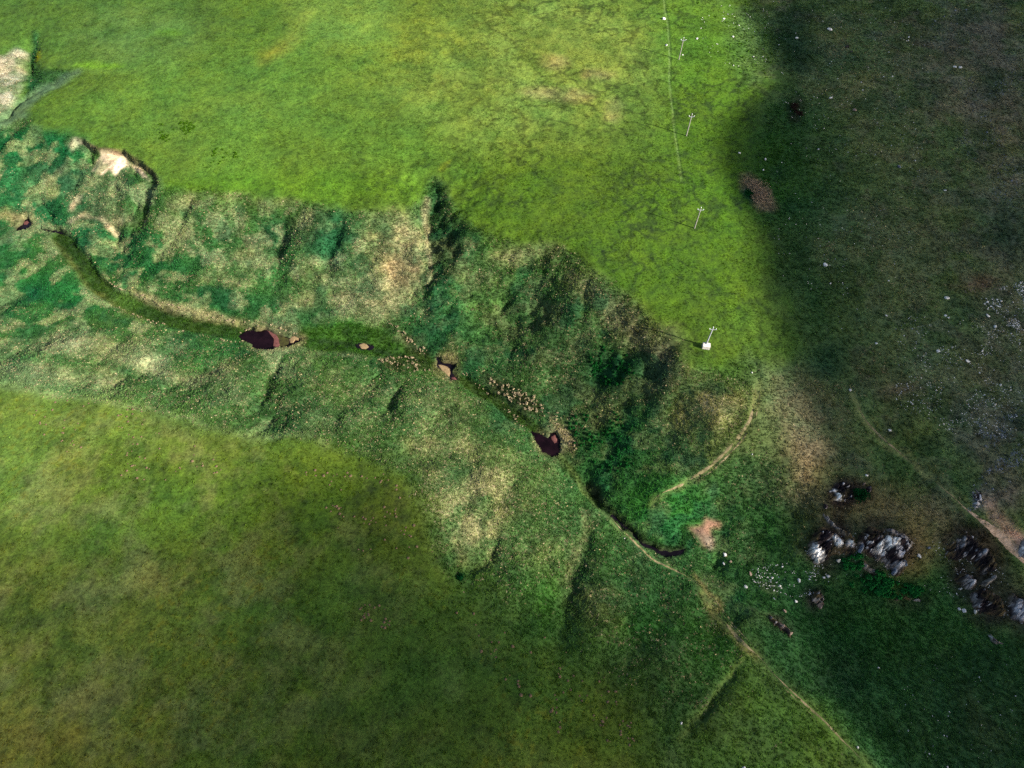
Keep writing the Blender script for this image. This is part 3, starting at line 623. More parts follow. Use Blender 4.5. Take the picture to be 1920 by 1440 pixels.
CLOUD_SHADE = [  # first outline is the hillside cloud; the others are added only to dim
    ([(1400, -330), (1392, 0), (1412, 50), (1428, 110), (1458, 148), (1424, 174), (1392, 196), (1360, 226), (1346, 262), (1348, 310), (1374, 365), (1408, 415), (1424, 470), (1424, 530), (1444, 590), (1464, 650), (1476, 700),
      (1510, 760), (1545, 830), (1555, 900), (1530, 960), (1500, 1040), (1500, 1130), (1530, 1220), (1560, 1310), (1680, 1440), (1800, 1600), (2200, 2600), (3000, 1600), (3300, 700), (3000, -240)], 3.6, 1.2, .10),
    ([(1460, 640), (1470, 800), (1400, 950), (1300, 900), (1150, 760), (1000, 640), (960, 560), (1010, 520), (1150, 600), (1260, 680)], .45, 14, 1.0),  # added sheet that darkens the east bank
    ([(-500, 1000), (200, 1020), (420, 960), (560, 880), (700, 880), (800, 960), (840, 1080), (1000, 1130), (1100, 1080), (1300, 1050), (1500, 950), (1700, 1100), (1700, 2300), (-500, 2300)], .9, 16, .9),  # added sheets from here on, shaped to darken the bottom
    ([(60, 1900), (180, 1400), (340, 1200), (560, 1040), (700, 1000), (800, 1100), (960, 1180), (1150, 1200), (1250, 1250), (1300, 1500), (1300, 1900)], 1.2, 20, .9),
    ([(500, 1240), (800, 1130), (1000, 1180), (1150, 1280), (1150, 1440), (1150, 1700), (400, 1700)], 1.6, 22, .9),
]
cloud()
CRAG_OUTLINES = [[(1540, 963), (1546, 963), (1562, 978), (1578, 990), (1592, 996), (1602, 1002), (1602, 1010), (1590, 1010), (1576, 1003), (1558, 990), (1546, 976)],
    [(1527, 998), (1540, 988), (1560, 996), (1580, 1004), (1600, 1012), (1598, 1024), (1586, 1034), (1574, 1044), (1556, 1048), (1550, 1058), (1536, 1062), (1524, 1058), (1516, 1042), (1514, 1024), (1520, 1012)],
    [(1604, 1020), (1606, 1006), (1618, 996), (1630, 986), (1650, 990), (1670, 988), (1690, 996), (1706, 1006), (1712, 1018), (1708, 1034), (1704, 1050), (1696, 1066), (1684, 1084), (1674, 1080), (1664, 1068), (1656, 1058), (1646, 1046), (1632, 1052), (1616, 1046), (1608, 1034)],
    [(1612, 1054), (1622, 1052), (1634, 1062), (1648, 1072), (1650, 1079), (1640, 1078), (1626, 1070), (1614, 1060)],
    [(1796, 1098), (1794, 1086), (1804, 1072), (1814, 1064), (1826, 1072), (1834, 1084), (1832, 1098), (1820, 1106), (1806, 1104)],
    [(1841, 1094), (1848, 1086), (1862, 1078), (1871, 1078), (1866, 1086), (1854, 1095), (1848, 1101)],
    [(1772, 1052), (1768, 1036), (1780, 1020), (1796, 1006), (1808, 990), (1822, 988), (1822, 1004), (1838, 1014), (1856, 1026), (1872, 1048), (1874, 1066), (1860, 1078), (1842, 1080), (1828, 1068), (1816, 1056), (1800, 1050), (1786, 1056)],
    [(1816, 1120), (1818, 1106), (1836, 1098), (1856, 1102), (1876, 1112), (1890, 1132), (1892, 1152), (1880, 1160), (1862, 1156), (1846, 1150), (1830, 1152), (1822, 1140)],
    [(1884, 1150), (1892, 1130), (1896, 1112), (1904, 1108), (1914, 1120), (1926, 1124), (1940, 1130), (1940, 1172), (1914, 1172), (1892, 1168)],
    [(1518, 1124), (1524, 1110), (1532, 1103), (1542, 1110), (1546, 1124), (1544, 1140), (1534, 1144), (1528, 1134)],
    [(1672, 1130), (1682, 1122), (1690, 1114), (1700, 1110), (1706, 1120), (1720, 1122), (1734, 1126), (1732, 1134), (1714, 1132), (1696, 1130), (1684, 1136)],
    [(1846, 1186), (1856, 1186), (1870, 1194), (1884, 1203), (1886, 1208), (1872, 1206), (1856, 1197)],
    [(1440, 1154), (1446, 1150), (1458, 1160), (1472, 1168), (1484, 1176), (1488, 1190), (1480, 1196), (1466, 1184), (1452, 1172), (1444, 1164)],
    [(1550, 940), (1548, 924), (1560, 906), (1576, 898), (1596, 904), (1604, 920), (1598, 938), (1582, 946), (1566, 946)],
    [(1820, 924), (1826, 914), (1836, 916), (1842, 928), (1838, 942), (1832, 956), (1824, 958), (1820, 942)]]
# ---------------------------------------------------------------- grass: real tufts over the whole meadow
def tuft_mesh(name, blades, spread, lean, seed, width=.10):
    r = np.random.default_rng(seed); v = []; f = []
    for k in range(blades):
        a = r.uniform(0, 2 * math.pi); o = r.uniform(0, spread); h = r.uniform(.6, 1.0)
        bx, by = o * math.cos(a), o * math.sin(a); l = r.uniform(.4, 1) * lean
        ta = a + r.normal(0, .7)
        px, py = -math.sin(ta) * width, math.cos(ta) * width
        i = len(v)
        mx, my = bx + math.cos(ta) * l * .45, by + math.sin(ta) * l * .45
        v += [(bx - px, by - py, -.12), (bx + px, by + py, -.12), (mx + px * .8, my + py * .8, h * .75), (mx - px * .8, my - py * .8, h * .75),
              (bx + math.cos(ta) * l, by + math.sin(ta) * l, h * .92)]
        f += [(i, i + 1, i + 2, i + 3), (i + 3, i + 2, i + 4)]
    me = bpy.data.meshes.new(name); me.from_pydata(v, [], f); me.update()
    return me

def blade_mat(name, attr='INSTANCER', tint='tint', trans=.3, colour=None, vary=None):
    m = bpy.data.materials.new(name); m.use_nodes = True; nt = m.node_tree; nt.nodes.clear()
    out = nd(nt, 'ShaderNodeOutputMaterial'); d = nd(nt, 'ShaderNodeBsdfDiffuse'); t = nd(nt, 'ShaderNodeBsdfTranslucent'); mx = nd(nt, 'ShaderNodeMixShader')
    mx.inputs[0].default_value = trans
    if colour is None:
        a = nd(nt, 'ShaderNodeAttribute', attribute_name=tint, attribute_type=attr); c = a.outputs['Color']
    else:
        c = mix(nt, maprange(nt, noise(nt, 3.0, 2), .3, .7, 0, 1), tuple(alb(colour)), tuple(alb(vary or colour)))
    nt.links.new(c, d.inputs[0]); nt.links.new(c, t.inputs[0])
    nt.links.new(d.outputs[0], mx.inputs[1]); nt.links.new(t.outputs[0], mx.inputs[2]); nt.links.new(mx.outputs[0], out.inputs[0])
    return m

BLADE = blade_mat('grass_blade')
def scatter(name, P, sc, rot, tint, src_me, label):
    src = bpy.data.objects.new(name + '_source', src_me); src_me.materials.append(BLADE)
    me = bpy.data.meshes.new(name)
    me.vertices.add(len(P)); me.vertices.foreach_set('co', P.astype(np.float32).ravel())
    for nm, ty, A in (('sc', 'FLOAT_VECTOR', sc), ('rt', 'FLOAT_VECTOR', rot), ('tint', 'FLOAT_VECTOR', tint)):
        a = me.attributes.new(nm, ty, 'POINT'); a.data.foreach_set('vector', A.astype(np.float32).ravel())
    o = link(name, me)
    ng = bpy.data.node_groups.new(name + '_scatter', 'GeometryNodeTree')
    ng.interface.new_socket('Geometry', in_out='INPUT', socket_type='NodeSocketGeometry')
    ng.interface.new_socket('Geometry', in_out='OUTPUT', socket_type='NodeSocketGeometry')
    gi = ng.nodes.new('NodeGroupInput'); go = ng.nodes.new('NodeGroupOutput')
    ip = ng.nodes.new('GeometryNodeInstanceOnPoints'); oi = ng.nodes.new('GeometryNodeObjectInfo'); oi.inputs['Object'].default_value = src
    def named(n):
        x = ng.nodes.new('GeometryNodeInputNamedAttribute'); x.data_type = 'FLOAT_VECTOR'; x.inputs[0].default_value = n; return x.outputs[0]
    er = ng.nodes.new('FunctionNodeEulerToRotation')
    L = ng.links.new
    L(gi.outputs[0], ip.inputs['Points']); L(oi.outputs['Geometry'], ip.inputs['Instance']); L(named('sc'), ip.inputs['Scale'])
    L(named('rt'), er.inputs[0]); L(er.outputs[0], ip.inputs['Rotation']); L(ip.outputs[0], go.inputs[0])
    md = o.modifiers.new('scatter', 'NODES'); md.node_group = ng
    return tag(o, label, 'grass', kind='stuff')

FR = G([(-170, -110), (2090, -110), (2180, 1720), (-260, 1720)], -4)[:, :2]
def sample(n):
    x = rng.uniform(FR[:, 0].min(), FR[:, 0].max(), n); y = rng.uniform(FR[:, 1].min(), FR[:, 1].max(), n)
    k = poly_sd(x.astype(np.float32), y.astype(np.float32), FR) < 0
    return x[k], y[k]
WET = np.zeros_like(DRY)
for k in PONDS:
    P = GT(PONDS[k])[:, :2]; s = sub(P, 2); WET[s] = np.maximum(WET[s], ss(.5, -.1, poly_sd(X[s], Y[s], P)))
for bare in ([(166, 310), (178, 290), (190, 278), (206, 280), (233, 288), (236, 304), (212, 322), (188, 320)], [(238, 297), (262, 312), (276, 331), (250, 312)], [(1293, 990), (1316, 984), (1323, 967), (1353, 980), (1332, 988), (1336, 1018), (1318, 1027), (1305, 1005)]):
    P = GT(bare)[:, :2]; s = sub(P, 2); WET[s] = np.maximum(WET[s], .9 * ss(.5, -.3, poly_sd(X[s], Y[s], P)))
for ol in CRAG_OUTLINES:
    P = GT(ol)[:, :2]; s = sub(P, 2); WET[s] = np.maximum(WET[s], .95 * ss(-.2, -1.4, poly_sd(X[s], Y[s], P)))
for ln, w in ((ARC[3:], .5), (PATH_L, .6), (PATH_R, .7)):
    P = GT(ln)[:, :2]; s = sub(P, 3); d, _ = line_d(X[s], Y[s], P); WET[s] = np.maximum(WET[s], .9 * ss(w + .4, w, d))

def field(name, n, kind, label, me):
    x, y = sample(n)
    rg = grid_at(RGH, x, y); wet = grid_at(WET, x, y); dry = np.clip(grid_at(DRY, x, y), 0, 1)
    clump = fbm(x, y, 2.6, 2, 701) if kind != 'dry' else fbm(x * .9 + y * .45, (y * .9 - x * .45) * 2.4, 3.4, 3, 701)
    if kind == 'rough': keep = rng.random(len(x)) < np.clip(rg * 1.5 - .35, 0, 1) * (.55 + .7 * clump)
    elif kind == 'short': keep = rng.random(len(x)) < np.clip(1.25 - rg * 1.1, .1, 1) * (.25 + .95 * ss(.36, .62, .5 * clump + .5 * fbm(x, y, 9, 3, 731)))
    else: keep = rng.random(len(x)) < ss(.42, .78, dry * .55 + .62 * (.5 * clump + .3 * fbm(x, y, 7, 2, 711) + .2 * fbm(x, y, 1.1, 2, 721)) + .06) * ss(.10, .22, dry)
    keep &= rng.random(len(x)) > wet
    x, y, rg = x[keep], y[keep], rg[keep]; n = len(x)
    z = h_at(x, y)
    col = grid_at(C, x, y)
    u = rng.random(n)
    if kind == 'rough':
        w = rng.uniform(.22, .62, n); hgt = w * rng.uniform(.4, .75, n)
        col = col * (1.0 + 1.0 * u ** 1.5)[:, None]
    elif kind == 'short':
        w = rng.uniform(.15, .36, n); hgt = w * rng.uniform(.22, .5, n)
        col = col * (.9 + .6 * u)[:, None]; col[:, 0] *= rng.uniform(.9, 1.2, n)
    else:
        w = rng.uniform(.16, .44, n); hgt = w * rng.uniform(.35, .75, n)
        col = STRAW * (.6 + 1.5 * u ** 2)[:, None] * np.stack([rng.uniform(.92, 1.08, n), np.ones(n), rng.uniform(.8, 1.1, n)], 1)
        loc = grid_at(C, x, y); k = rng.uniform(.0, .55, n)[:, None]; col = col * (1 - k) + loc * k
    rot = np.stack([rng.normal(0, .15, n), rng.normal(0, .15, n), rng.uniform(0, 6.28, n)], 1)
    print(name, n)
    return scatter(name, np.stack([x, y, z], 1), np.stack([w, w, hgt], 1), rot, col, me, label)
field('grass', 1040000, 'rough', 'long green grass on the banks and the shaded hillside', tuft_mesh('grass_tuft', 9, .35, .75, 3, .13))
field('pasture_grass', 720000, 'short', 'short grazed turf of the level pastures', tuft_mesh('turf_tuft', 8, .5, .6, 4, .16))
field('dead_grass', 1170000, 'dry', 'bleached straw coloured grass scattered over the banks', tuft_mesh('straw_tuft', 8, .35, .9, 5, .12))

# ---------------------------------------------------------------- water and silt in the stream bed
def water_mat(name, col, rough=.06):
    m, nt, b = new_mat(name)
    c = mix(nt, maprange(nt, noise(nt, .35, 3), .35, .65, 0, 1), tuple(np.array(col) * .6), tuple(np.array(col) * 1.5))
    nt.links.new(c, b.inputs['Base Color']); b.inputs['Roughness'].default_value = rough; b.inputs['Specular IOR Level'].default_value = .08
    bm = nd(nt, 'ShaderNodeBump'); bm.inputs['Strength'].default_value = .15; bm.inputs['Distance'].default_value = .03
    nt.links.new(noise(nt, 3.0, 2), bm.inputs['Height']); nt.links.new(bm.outputs[0], b.inputs['Normal'])
    return m
PLUM = water_mat('peaty_water', (.0038, .0015, .0024)); PURP = water_mat('dark_water', (.0036, .0024, .004))
def sheet(name, poly, z, mat, grow=.9):
    P = GT(poly)[:, :2] if isinstance(poly, list) else poly
    c = P.mean(0)
    q = P + (P - c) / (np.linalg.norm(P - c, axis=1)[:, None] + 1e-6) * grow
    me = bpy.data.meshes.new(name); bm = bmesh.new()
    f = bm.faces.new([bm.verts.new((float(a), float(b), z)) for a, b in q]); bmesh.ops.triangulate(bm, faces=[f]); bmesh.ops.recalc_face_normals(bm, faces=bm.faces)
    for f in bm.faces:
        if f.normal.z < 0: f.normal_flip()
    bm.to_mesh(me); bm.free()
    return tag(link(name, me, mat), kind='structure')
for k, mat in (('main', PLUM), ('puddle', PURP), ('bend', PURP), ('plum', PLUM), ('left', PURP)):
    sheet('pond_water', PONDS[k], POND_Z[k], mat)
for k in ('runnel', 'stream'):         # narrow ribbons of water follow the fall of the bed
    P = GT(PONDS[k]); n = len(P) // 2
    me = bpy.data.meshes.new('stream_water')
    a, b = P[:n], P[n:][::-1]; v = []
    for p, q in zip(a, b):
        d = (p - q)[:2]; d = d / (np.linalg.norm(d) + 1e-6) * .25
        v += [(p[0] + d[0], p[1] + d[1], POND_Z[k]), (q[0] - d[0], q[1] - d[1], POND_Z[k])]
    me.from_pydata(v, [], [(2 * i, 2 * i + 1, 2 * i + 3, 2 * i + 2) for i in range(n - 1)]); me.update()
    tag(link('stream_water', me, PURP), kind='structure')

def soil_mat(name, c1, c2, scale=1.2, rough=.95):
    m, nt, b = new_mat(name)
    c = mix(nt, maprange(nt, noise(nt, scale, 4, .65), .35, .65, 0, 1), tuple(alb(c1)), tuple(alb(c2)))
    nt.links.new(c, b.inputs['Base Color'])
    bm = nd(nt, 'ShaderNodeBump'); bm.inputs['Strength'].default_value = .6; bm.inputs['Distance'].default_value = .1
    nt.links.new(noise(nt, scale * 3, 3), bm.inputs['Height']); nt.links.new(bm.outputs[0], b.inputs['Normal'])
    return m
SILT = soil_mat('tan_silt', (196, 170, 126), (160, 132, 96)); MUD = soil_mat('pink_mud', (150, 98, 90), (110, 66, 66)); 
def bar(name, poly, z, mat, h=.12):    # a low silt bar that rises out of the water
    P = GT(poly)[:, :2]; c = P.mean(0)
    me = bpy.data.meshes.new(name); bm = bmesh.new(); rings = []
    for s_, zz in ((1.12, -.25), (.98, .02), (.7, h * .8), (.3, h)):
        rings.append([bm.verts.new((float(c[0] + (p[0] - c[0]) * s_), float(c[1] + (p[1] - c[1]) * s_), z + zz)) for p in P])
    for r1, r2 in zip(rings, rings[1:]):
        for i in range(len(P)): bm.faces.new((r1[i], r1[(i + 1) % len(P)], r2[(i + 1) % len(P)], r2[i]))
    bm.faces.new(rings[-1])
    bmesh.ops.recalc_face_normals(bm, faces=bm.faces)
    bm.to_mesh(me); bm.free()
    return tag(link(name, me, mat), kind='structure')
bar('silt_bar', [(505, 614), (516, 624), (523, 634), (524, 644), (517, 649), (510, 648), (514, 640), (511, 630), (503, 621), (499, 615)], POND_Z['main'], MUD, .1)
OLIVE = soil_mat('weedy_shallows', (92, 92, 44), (64, 60, 36))
bar('silt_bar', [(516, 622), (528, 628), (540, 633), (541, 640), (535, 646), (524, 647), (519, 640), (520, 631)], POND_Z['main'], OLIVE, .06)
bar('silt_bar', [(541, 635), (545, 629), (552, 627), (559, 631), (560, 637), (553, 636), (548, 641), (543, 640)], POND_Z['main'], SILT, .2)
bar('silt_bar', [(672, 644), (681, 640), (687, 643), (691, 648), (685, 652), (677, 651)], POND_Z['puddle'], SILT)
bar('silt_bar', [(821, 681), (828, 681), (838, 684), (844, 690), (844, 698), (842, 705), (836, 700), (828, 692)], POND_Z['bend'], SILT)
bar('silt_bar', [(846, 705), (852, 704), (856, 709), (852, 713), (846, 711)], POND_Z['bend'], MUD)
bar('silt_bar', [(1034, 816), (1041, 811), (1045, 818), (1045, 826), (1040, 829), (1035, 822)], POND_Z['plum'], MUD, .1)
bar('silt_bar', [(41, 412), (47, 409), (51, 413), (48, 418), (42, 418)], POND_Z['left'], MUD, .08)

# ---------------------------------------------------------------- trodden paths: worn ribbons on the turf
PATHM = soil_mat('bare_path', (206, 184, 142), (126, 128, 76), .8)
PALE = soil_mat('pale_track', (284, 240, 200), (190, 160, 124), 1.0)
def path(line, w0, gaps=.0, seed=1, mat=None):
    P = GT(line, h_at)[:, :2]
    seg = np.r_[0, np.cumsum(np.linalg.norm(np.diff(P, axis=0), axis=1))]
    t = np.arange(0, seg[-1], .5); q = np.stack([np.interp(t, seg, P[:, 0]), np.interp(t, seg, P[:, 1])], 1)
    for _ in range(6): q[1:-1] = .25 * q[:-2] + .5 * q[1:-1] + .25 * q[2:]
    T = np.gradient(q, axis=0); T /= np.linalg.norm(T, axis=1)[:, None]; N = np.stack([-T[:, 1], T[:, 0]], 1)
    wander = (fbm(t, t * 0, 9, 2, 800 + seed) - .5) * 1.0
    q = q + N * wander[:, None]
    wl = w0 * (.25 + 1.1 * fbm(t, t * 0 + 5, 3, 3, 810 + seed)); wr = w0 * (.25 + 1.1 * fbm(t, t * 0 + 9, 3, 3, 820 + seed))
    cut = ss(gaps - .06, gaps + .06, fbm(t, t * 0 + 3, 6, 3, 830 + seed)); wl = wl * cut; wr = wr * cut
    w = (wl + wr) * ss(0, 14, t) * ss(t[-1], t[-1] - 12, t)
    wl = w * .5; wr = w * .5
    v = []
    for k in (-1, -.5, 0, .5, 1):
        r = q + N * (np.where(k < 0, wl, wr) * k)[:, None]
        v.append(np.stack([r[:, 0], r[:, 1], h_at(r[:, 0], r[:, 1]) + (.05 if abs(k) < .9 else .0)], 1))
    n = len(q); vv = np.concatenate(v)
    f = [(a * n + i, (a + 1) * n + i, (a + 1) * n + i + 1, a * n + i + 1) for a in range(4) for i in range(n - 1) if w[i] > .03]
    me = bpy.data.meshes.new('path'); me.from_pydata(vv.tolist(), [], [x[::-1] for x in f]); me.update()
    return tag(link('path', me, mat or PATHM), kind='structure')
path(ARC[3:], .5, .42, 1); path(PATH_R[4:8], .4, .34, 2); path(PATH_R[5:] + [(1960, 1100)], 1.25, .05, 3, PALE); path(PATH_L[6:12], .6, .36, 4); path(PATH_L[10:], .36, .38, 5); path(PATH_L[:7], .34, .38, 6); path(PATH_R[:6], .3, .42, 12); path([(x + 7, y - 9) for x, y in PATH_L[5:11]], .3, .42, 13); path([(x + 8, y + 3) for x, y in ARC[3:10]], .28, .40, 14); path([(x - 7, y + 6) for x, y in PATH_L[8:15]], .26, .44, 15); path([(1300, 1080), (1322, 1098), (1340, 1122), (1352, 1150), (1376, 1180), (1400, 1206)], .4, .40, 16)
path([(1352, 1128), (1350, 1150), (1356, 1165)], .6, .3, 7); path([(1373, 1180), (1382, 1200), (1398, 1222)], .8, .3, 8)

# ---------------------------------------------------------------- utility poles
CONC = soil_mat('pole_concrete', (206, 202, 190), (182, 178, 168), 2.0); STEEL = soil_mat('galvanised_steel', (226, 230, 232), (200, 206, 210), 3.0)
GLASSY, _n, _b = new_mat('porcelain'); _b.inputs['Base Color'].default_value = (.75, .76, .74, 1); _b.inputs['Roughness'].default_value = .2
WHITEC = soil_mat('white_concrete', (300, 292, 280), (262, 254, 240), 1.0)
def lathe(bm, prof, seg=10, at_=(0, 0, 0), axis=None):
    M = Matrix.Translation(at_) @ (axis or Matrix.Identity(4)); rings = []
    for r, z in prof:
        rings.append([bm.verts.new(M @ Vector((r * math.cos(a), r * math.sin(a), z))) for a in [2 * math.pi * i / seg for i in range(seg)]])
    for a, b in zip(rings, rings[1:]):
        for i in range(seg): bm.faces.new((a[i], a[(i + 1) % seg], b[(i + 1) % seg], b[i]))
    bm.faces.new(rings[0][::-1]); bm.faces.new(rings[-1])
def box(bm, c, s, rot=None):
    M = Matrix.Translation(c) @ (rot or Matrix.Identity(4)) @ Matrix.Diagonal((*s, 1))
    return bmesh.ops.create_cube(bm, size=1, matrix=M)
def done(name, bm, mat, parent=None, smooth=False):
    me = bpy.data.meshes.new(name); bmesh.ops.recalc_face_normals(bm, faces=bm.faces)
    if smooth:
        for f in bm.faces: f.smooth = True
    bm.to_mesh(me); bm.free()
    return link(name, me, mat, parent)
def empty(name, loc, rz=0):
    o = bpy.data.objects.new(name, None); COL.objects.link(o); o.location = loc; o.rotation_euler = (0, 0, rz); return o
def utility_pole(px, py, label, block=False, thick_=1.0):
    p = at(px, py); o = empty('utility_pole', p, math.radians(-3)); tag(o, label, 'utility pole', 'utility poles in a row across the pasture')
    HP = 8.5
    bm = bmesh.new(); lathe(bm, [(.21 * thick_, -.4), (.20 * thick_, 0), (.16 * thick_, HP * .6), (.125 * thick_, HP - .25), (.10, HP - .22), (.10, HP - .18)], 12); done('pole', bm, CONC if not block else STEEL, o, True)
    bm = bmesh.new()
    for s_ in (-1, 1):                 # arms rise a little to their ends
        a = Matrix.Rotation(-s_ * math.radians(9), 4, 'Y')
        box(bm, (s_ * .44, -.14 * thick_, HP - .92), (.92, .11, .13), a)
    box(bm, (0, -.16 * thick_, HP - .98), (.34, .10, .26))
    done('crossarm', bm, STEEL, o)
    bm = bmesh.new()
    for s_ in (-1, 1):
        box(bm, (s_ * .30, -.02, HP - 1.24), (.62, .05, .06), Matrix.Rotation(-s_ * math.radians(38), 4, 'Y'))
    done('brace', bm, STEEL, o)
    for x_, z_ in ((-.84, HP - .78), (.84, HP - .78), (0, HP - .2)):
        bm = bmesh.new(); lathe(bm, [(.03, -.04), (.03, .08), (.075, .09), (.085, .14), (.05, .17), (.08, .20), (.08, .25), (.05, .30), (.03, .34)], 10, (x_, -.14 * thick_ if x_ else 0, z_)); done('insulator', bm, GLASSY, o, True)
    if block:
        bm = bmesh.new(); bm2 = box(bm, (.08, -.42, .42), (2.0, 1.5, 1.5), Matrix.Rotation(math.radians(-6), 4, 'Z')); bmesh.ops.bevel(bm, geom=bm.edges[:], offset=.06, segments=2, affect='EDGES'); done('concrete_block', bm, WHITEC, o)
        bm = bmesh.new(); lathe(bm, [(.34, 1.14), (.34, 1.22), (.24, 1.26)], 12); done('collar', bm, STEEL, o)
    return o
utility_pole(1272.6, 111.9, 'pale utility pole among white stones beside the trodden line at the top of the pasture')
utility_pole(1286.7, 254.7, 'pale utility pole whose long shadow crosses the lower end of the trodden line')
utility_pole(1302, 428.1, 'pale utility pole standing alone in plain green turf, no stones or block round it', thick_=.95)
utility_pole(1322.5, 648.6, 'pale blue white utility pole set in a square white concrete block', True, 1.1)

# ---------------------------------------------------------------- rock
def rock_mat(name, pale, dark, thr, lichen, scale=.9):
    m, nt, b = new_mat(name)
    a = noise(nt, scale, 5, .65); f = noise(nt, scale * 4, 3, .6)
    c = mix(nt, maprange(nt, a, thr - .05, thr + .05, 0, 1), tuple(alb(dark)), tuple(alb(pale)))
    c = mix(nt, maprange(nt, f, .55, .68, 0, .7), c, tuple(alb(lichen)))
    c = mix(nt, 1.0, c, maprange(nt, noise(nt, scale * 9, 2), .3, .7, .75, 1.25), 'MULTIPLY')
    nt.links.new(c, b.inputs['Base Color'])
    bm = nd(nt, 'ShaderNodeBump'); bm.inputs['Strength'].default_value = 1.0; bm.inputs['Distance'].default_value = .18
    nt.links.new(noise(nt, scale * 3, 5, .7), bm.inputs['Height']); nt.links.new(bm.outputs[0], b.inputs['Normal'])
    return m
R_WHITE = rock_mat('white_limestone', (292, 284, 268), (170, 160, 150), .40, (200, 190, 178))
R_BLUE = rock_mat('blue_grey_limestone', (178, 190, 206), (84, 82, 96), .46, (54, 50, 56))
R_DARK = rock_mat('heath_dark_rock', (150, 146, 160), (64, 52, 54), .56, (88, 64, 50))
R_PINK = rock_mat('ochre_rock', (214, 184, 164), (110, 84, 80), .46, (230, 208, 190))
R_STONE = rock_mat('bleached_stone', (312, 308, 300), (236, 230, 222), .42, (220, 216, 210), 1.6)
R_BROWN = rock_mat('moor_soil_rock', (104, 84, 62), (66, 54, 42), .5, (92, 88, 60))
def rock_mesh(seed, subd=3, cuts=9, rough=.16, name='rock'):
    r = np.random.default_rng(seed); bm = bmesh.new(); bmesh.ops.create_icosphere(bm, subdivisions=subd, radius=1)
    V = np.array([v.co for v in bm.verts])
    for _ in range(cuts):
        n = r.normal(size=3); n /= np.linalg.norm(n); d = r.uniform(.45, .85); e = np.maximum(V @ n - d, 0); V = V - e[:, None] * n * .92
    k = 1 + rough * 2 * (fbm(V[:, 0] * 3 + V[:, 2] * 2 + seed, V[:, 1] * 3 - V[:, 2], 1.6, 4, 900 + seed % 50) - .5)
    V = V * k[:, None]
    for v, c in zip(bm.verts, V): v.co = c
    me = bpy.data.meshes.new(name); bm.to_mesh(me); bm.free()
    return me
ROCKS = [rock_mesh(s_, 3, 10, .2) for s_ in range(20, 28)]
SHARDS = [rock_mesh(s_, 2, 12, .3) for s_ in range(50, 58)]
STONES = [rock_mesh(s_, 1, 5, .15) for s_ in range(40, 46)]
_with = {}
def rock_obj(name, base, mat, parent=None):
    key = (base.name, mat.name)
    if key not in _with:
        me = base.copy(); me.materials.clear(); me.materials.append(mat); _with[key] = me
    return link(name, _with[key], None, parent)

def outcrop(label, blocks, cat='rock outcrop', group=None, name='rock_outcrop'):
    ps = [at(b[0], b[1]) for b in blocks]
    c = sum(ps, Vector()) / len(ps); o = empty(name, c); tag(o, label, cat, group)
    for i, (b, p) in enumerate(zip(blocks, ps)):
        px, py, wx, wy, ang, h, mat = b[:7]
        k = mpp(p); r = rock_obj('rock_face', ROCKS[(i * 3 + int(px)) % len(ROCKS)], mat, o)
        q = p - c
        r.location = (q.x, q.y, q.z + h * .12)
        r.rotation_euler = (random.uniform(-.18, .18), random.uniform(-.18, .18), -math.radians(ang) + random.uniform(-.1, .1))
        r.scale = (wx * k * .62, wy * k * .75, h)
    return o
W_, B_, D_, P_, N_ = R_WHITE, R_BLUE, R_DARK, R_PINK, R_BROWN
def crag_mat():
    m, nt, b = new_mat('weathered_crag')
    a = nd(nt, 'ShaderNodeAttribute', attribute_name='rock_colour')
    c = mix(nt, 1.0, a.outputs['Color'], maprange(nt, noise(nt, 4.0, 4, .7), .3, .7, .6, 1.4), 'MULTIPLY')
    nt.links.new(c, b.inputs['Base Color'])
    bm = nd(nt, 'ShaderNodeBump'); bm.inputs['Strength'].default_value = 1.0; bm.inputs['Distance'].default_value = .15
    nt.links.new(noise(nt, 3.5, 5, .7), bm.inputs['Height']); nt.links.new(bm.outputs[0], b.inputs['Normal'])
    return m
CRAG = crag_mat()
RC = {'w': alb((400, 392, 380)), 'b': alb((262, 258, 262)), 'd': alb((58, 46, 50)), 'p': alb((222, 190, 170)), 'n': alb((112, 98, 64)), 'k': alb((40, 34, 38)), 'g': alb((96, 106, 62))}
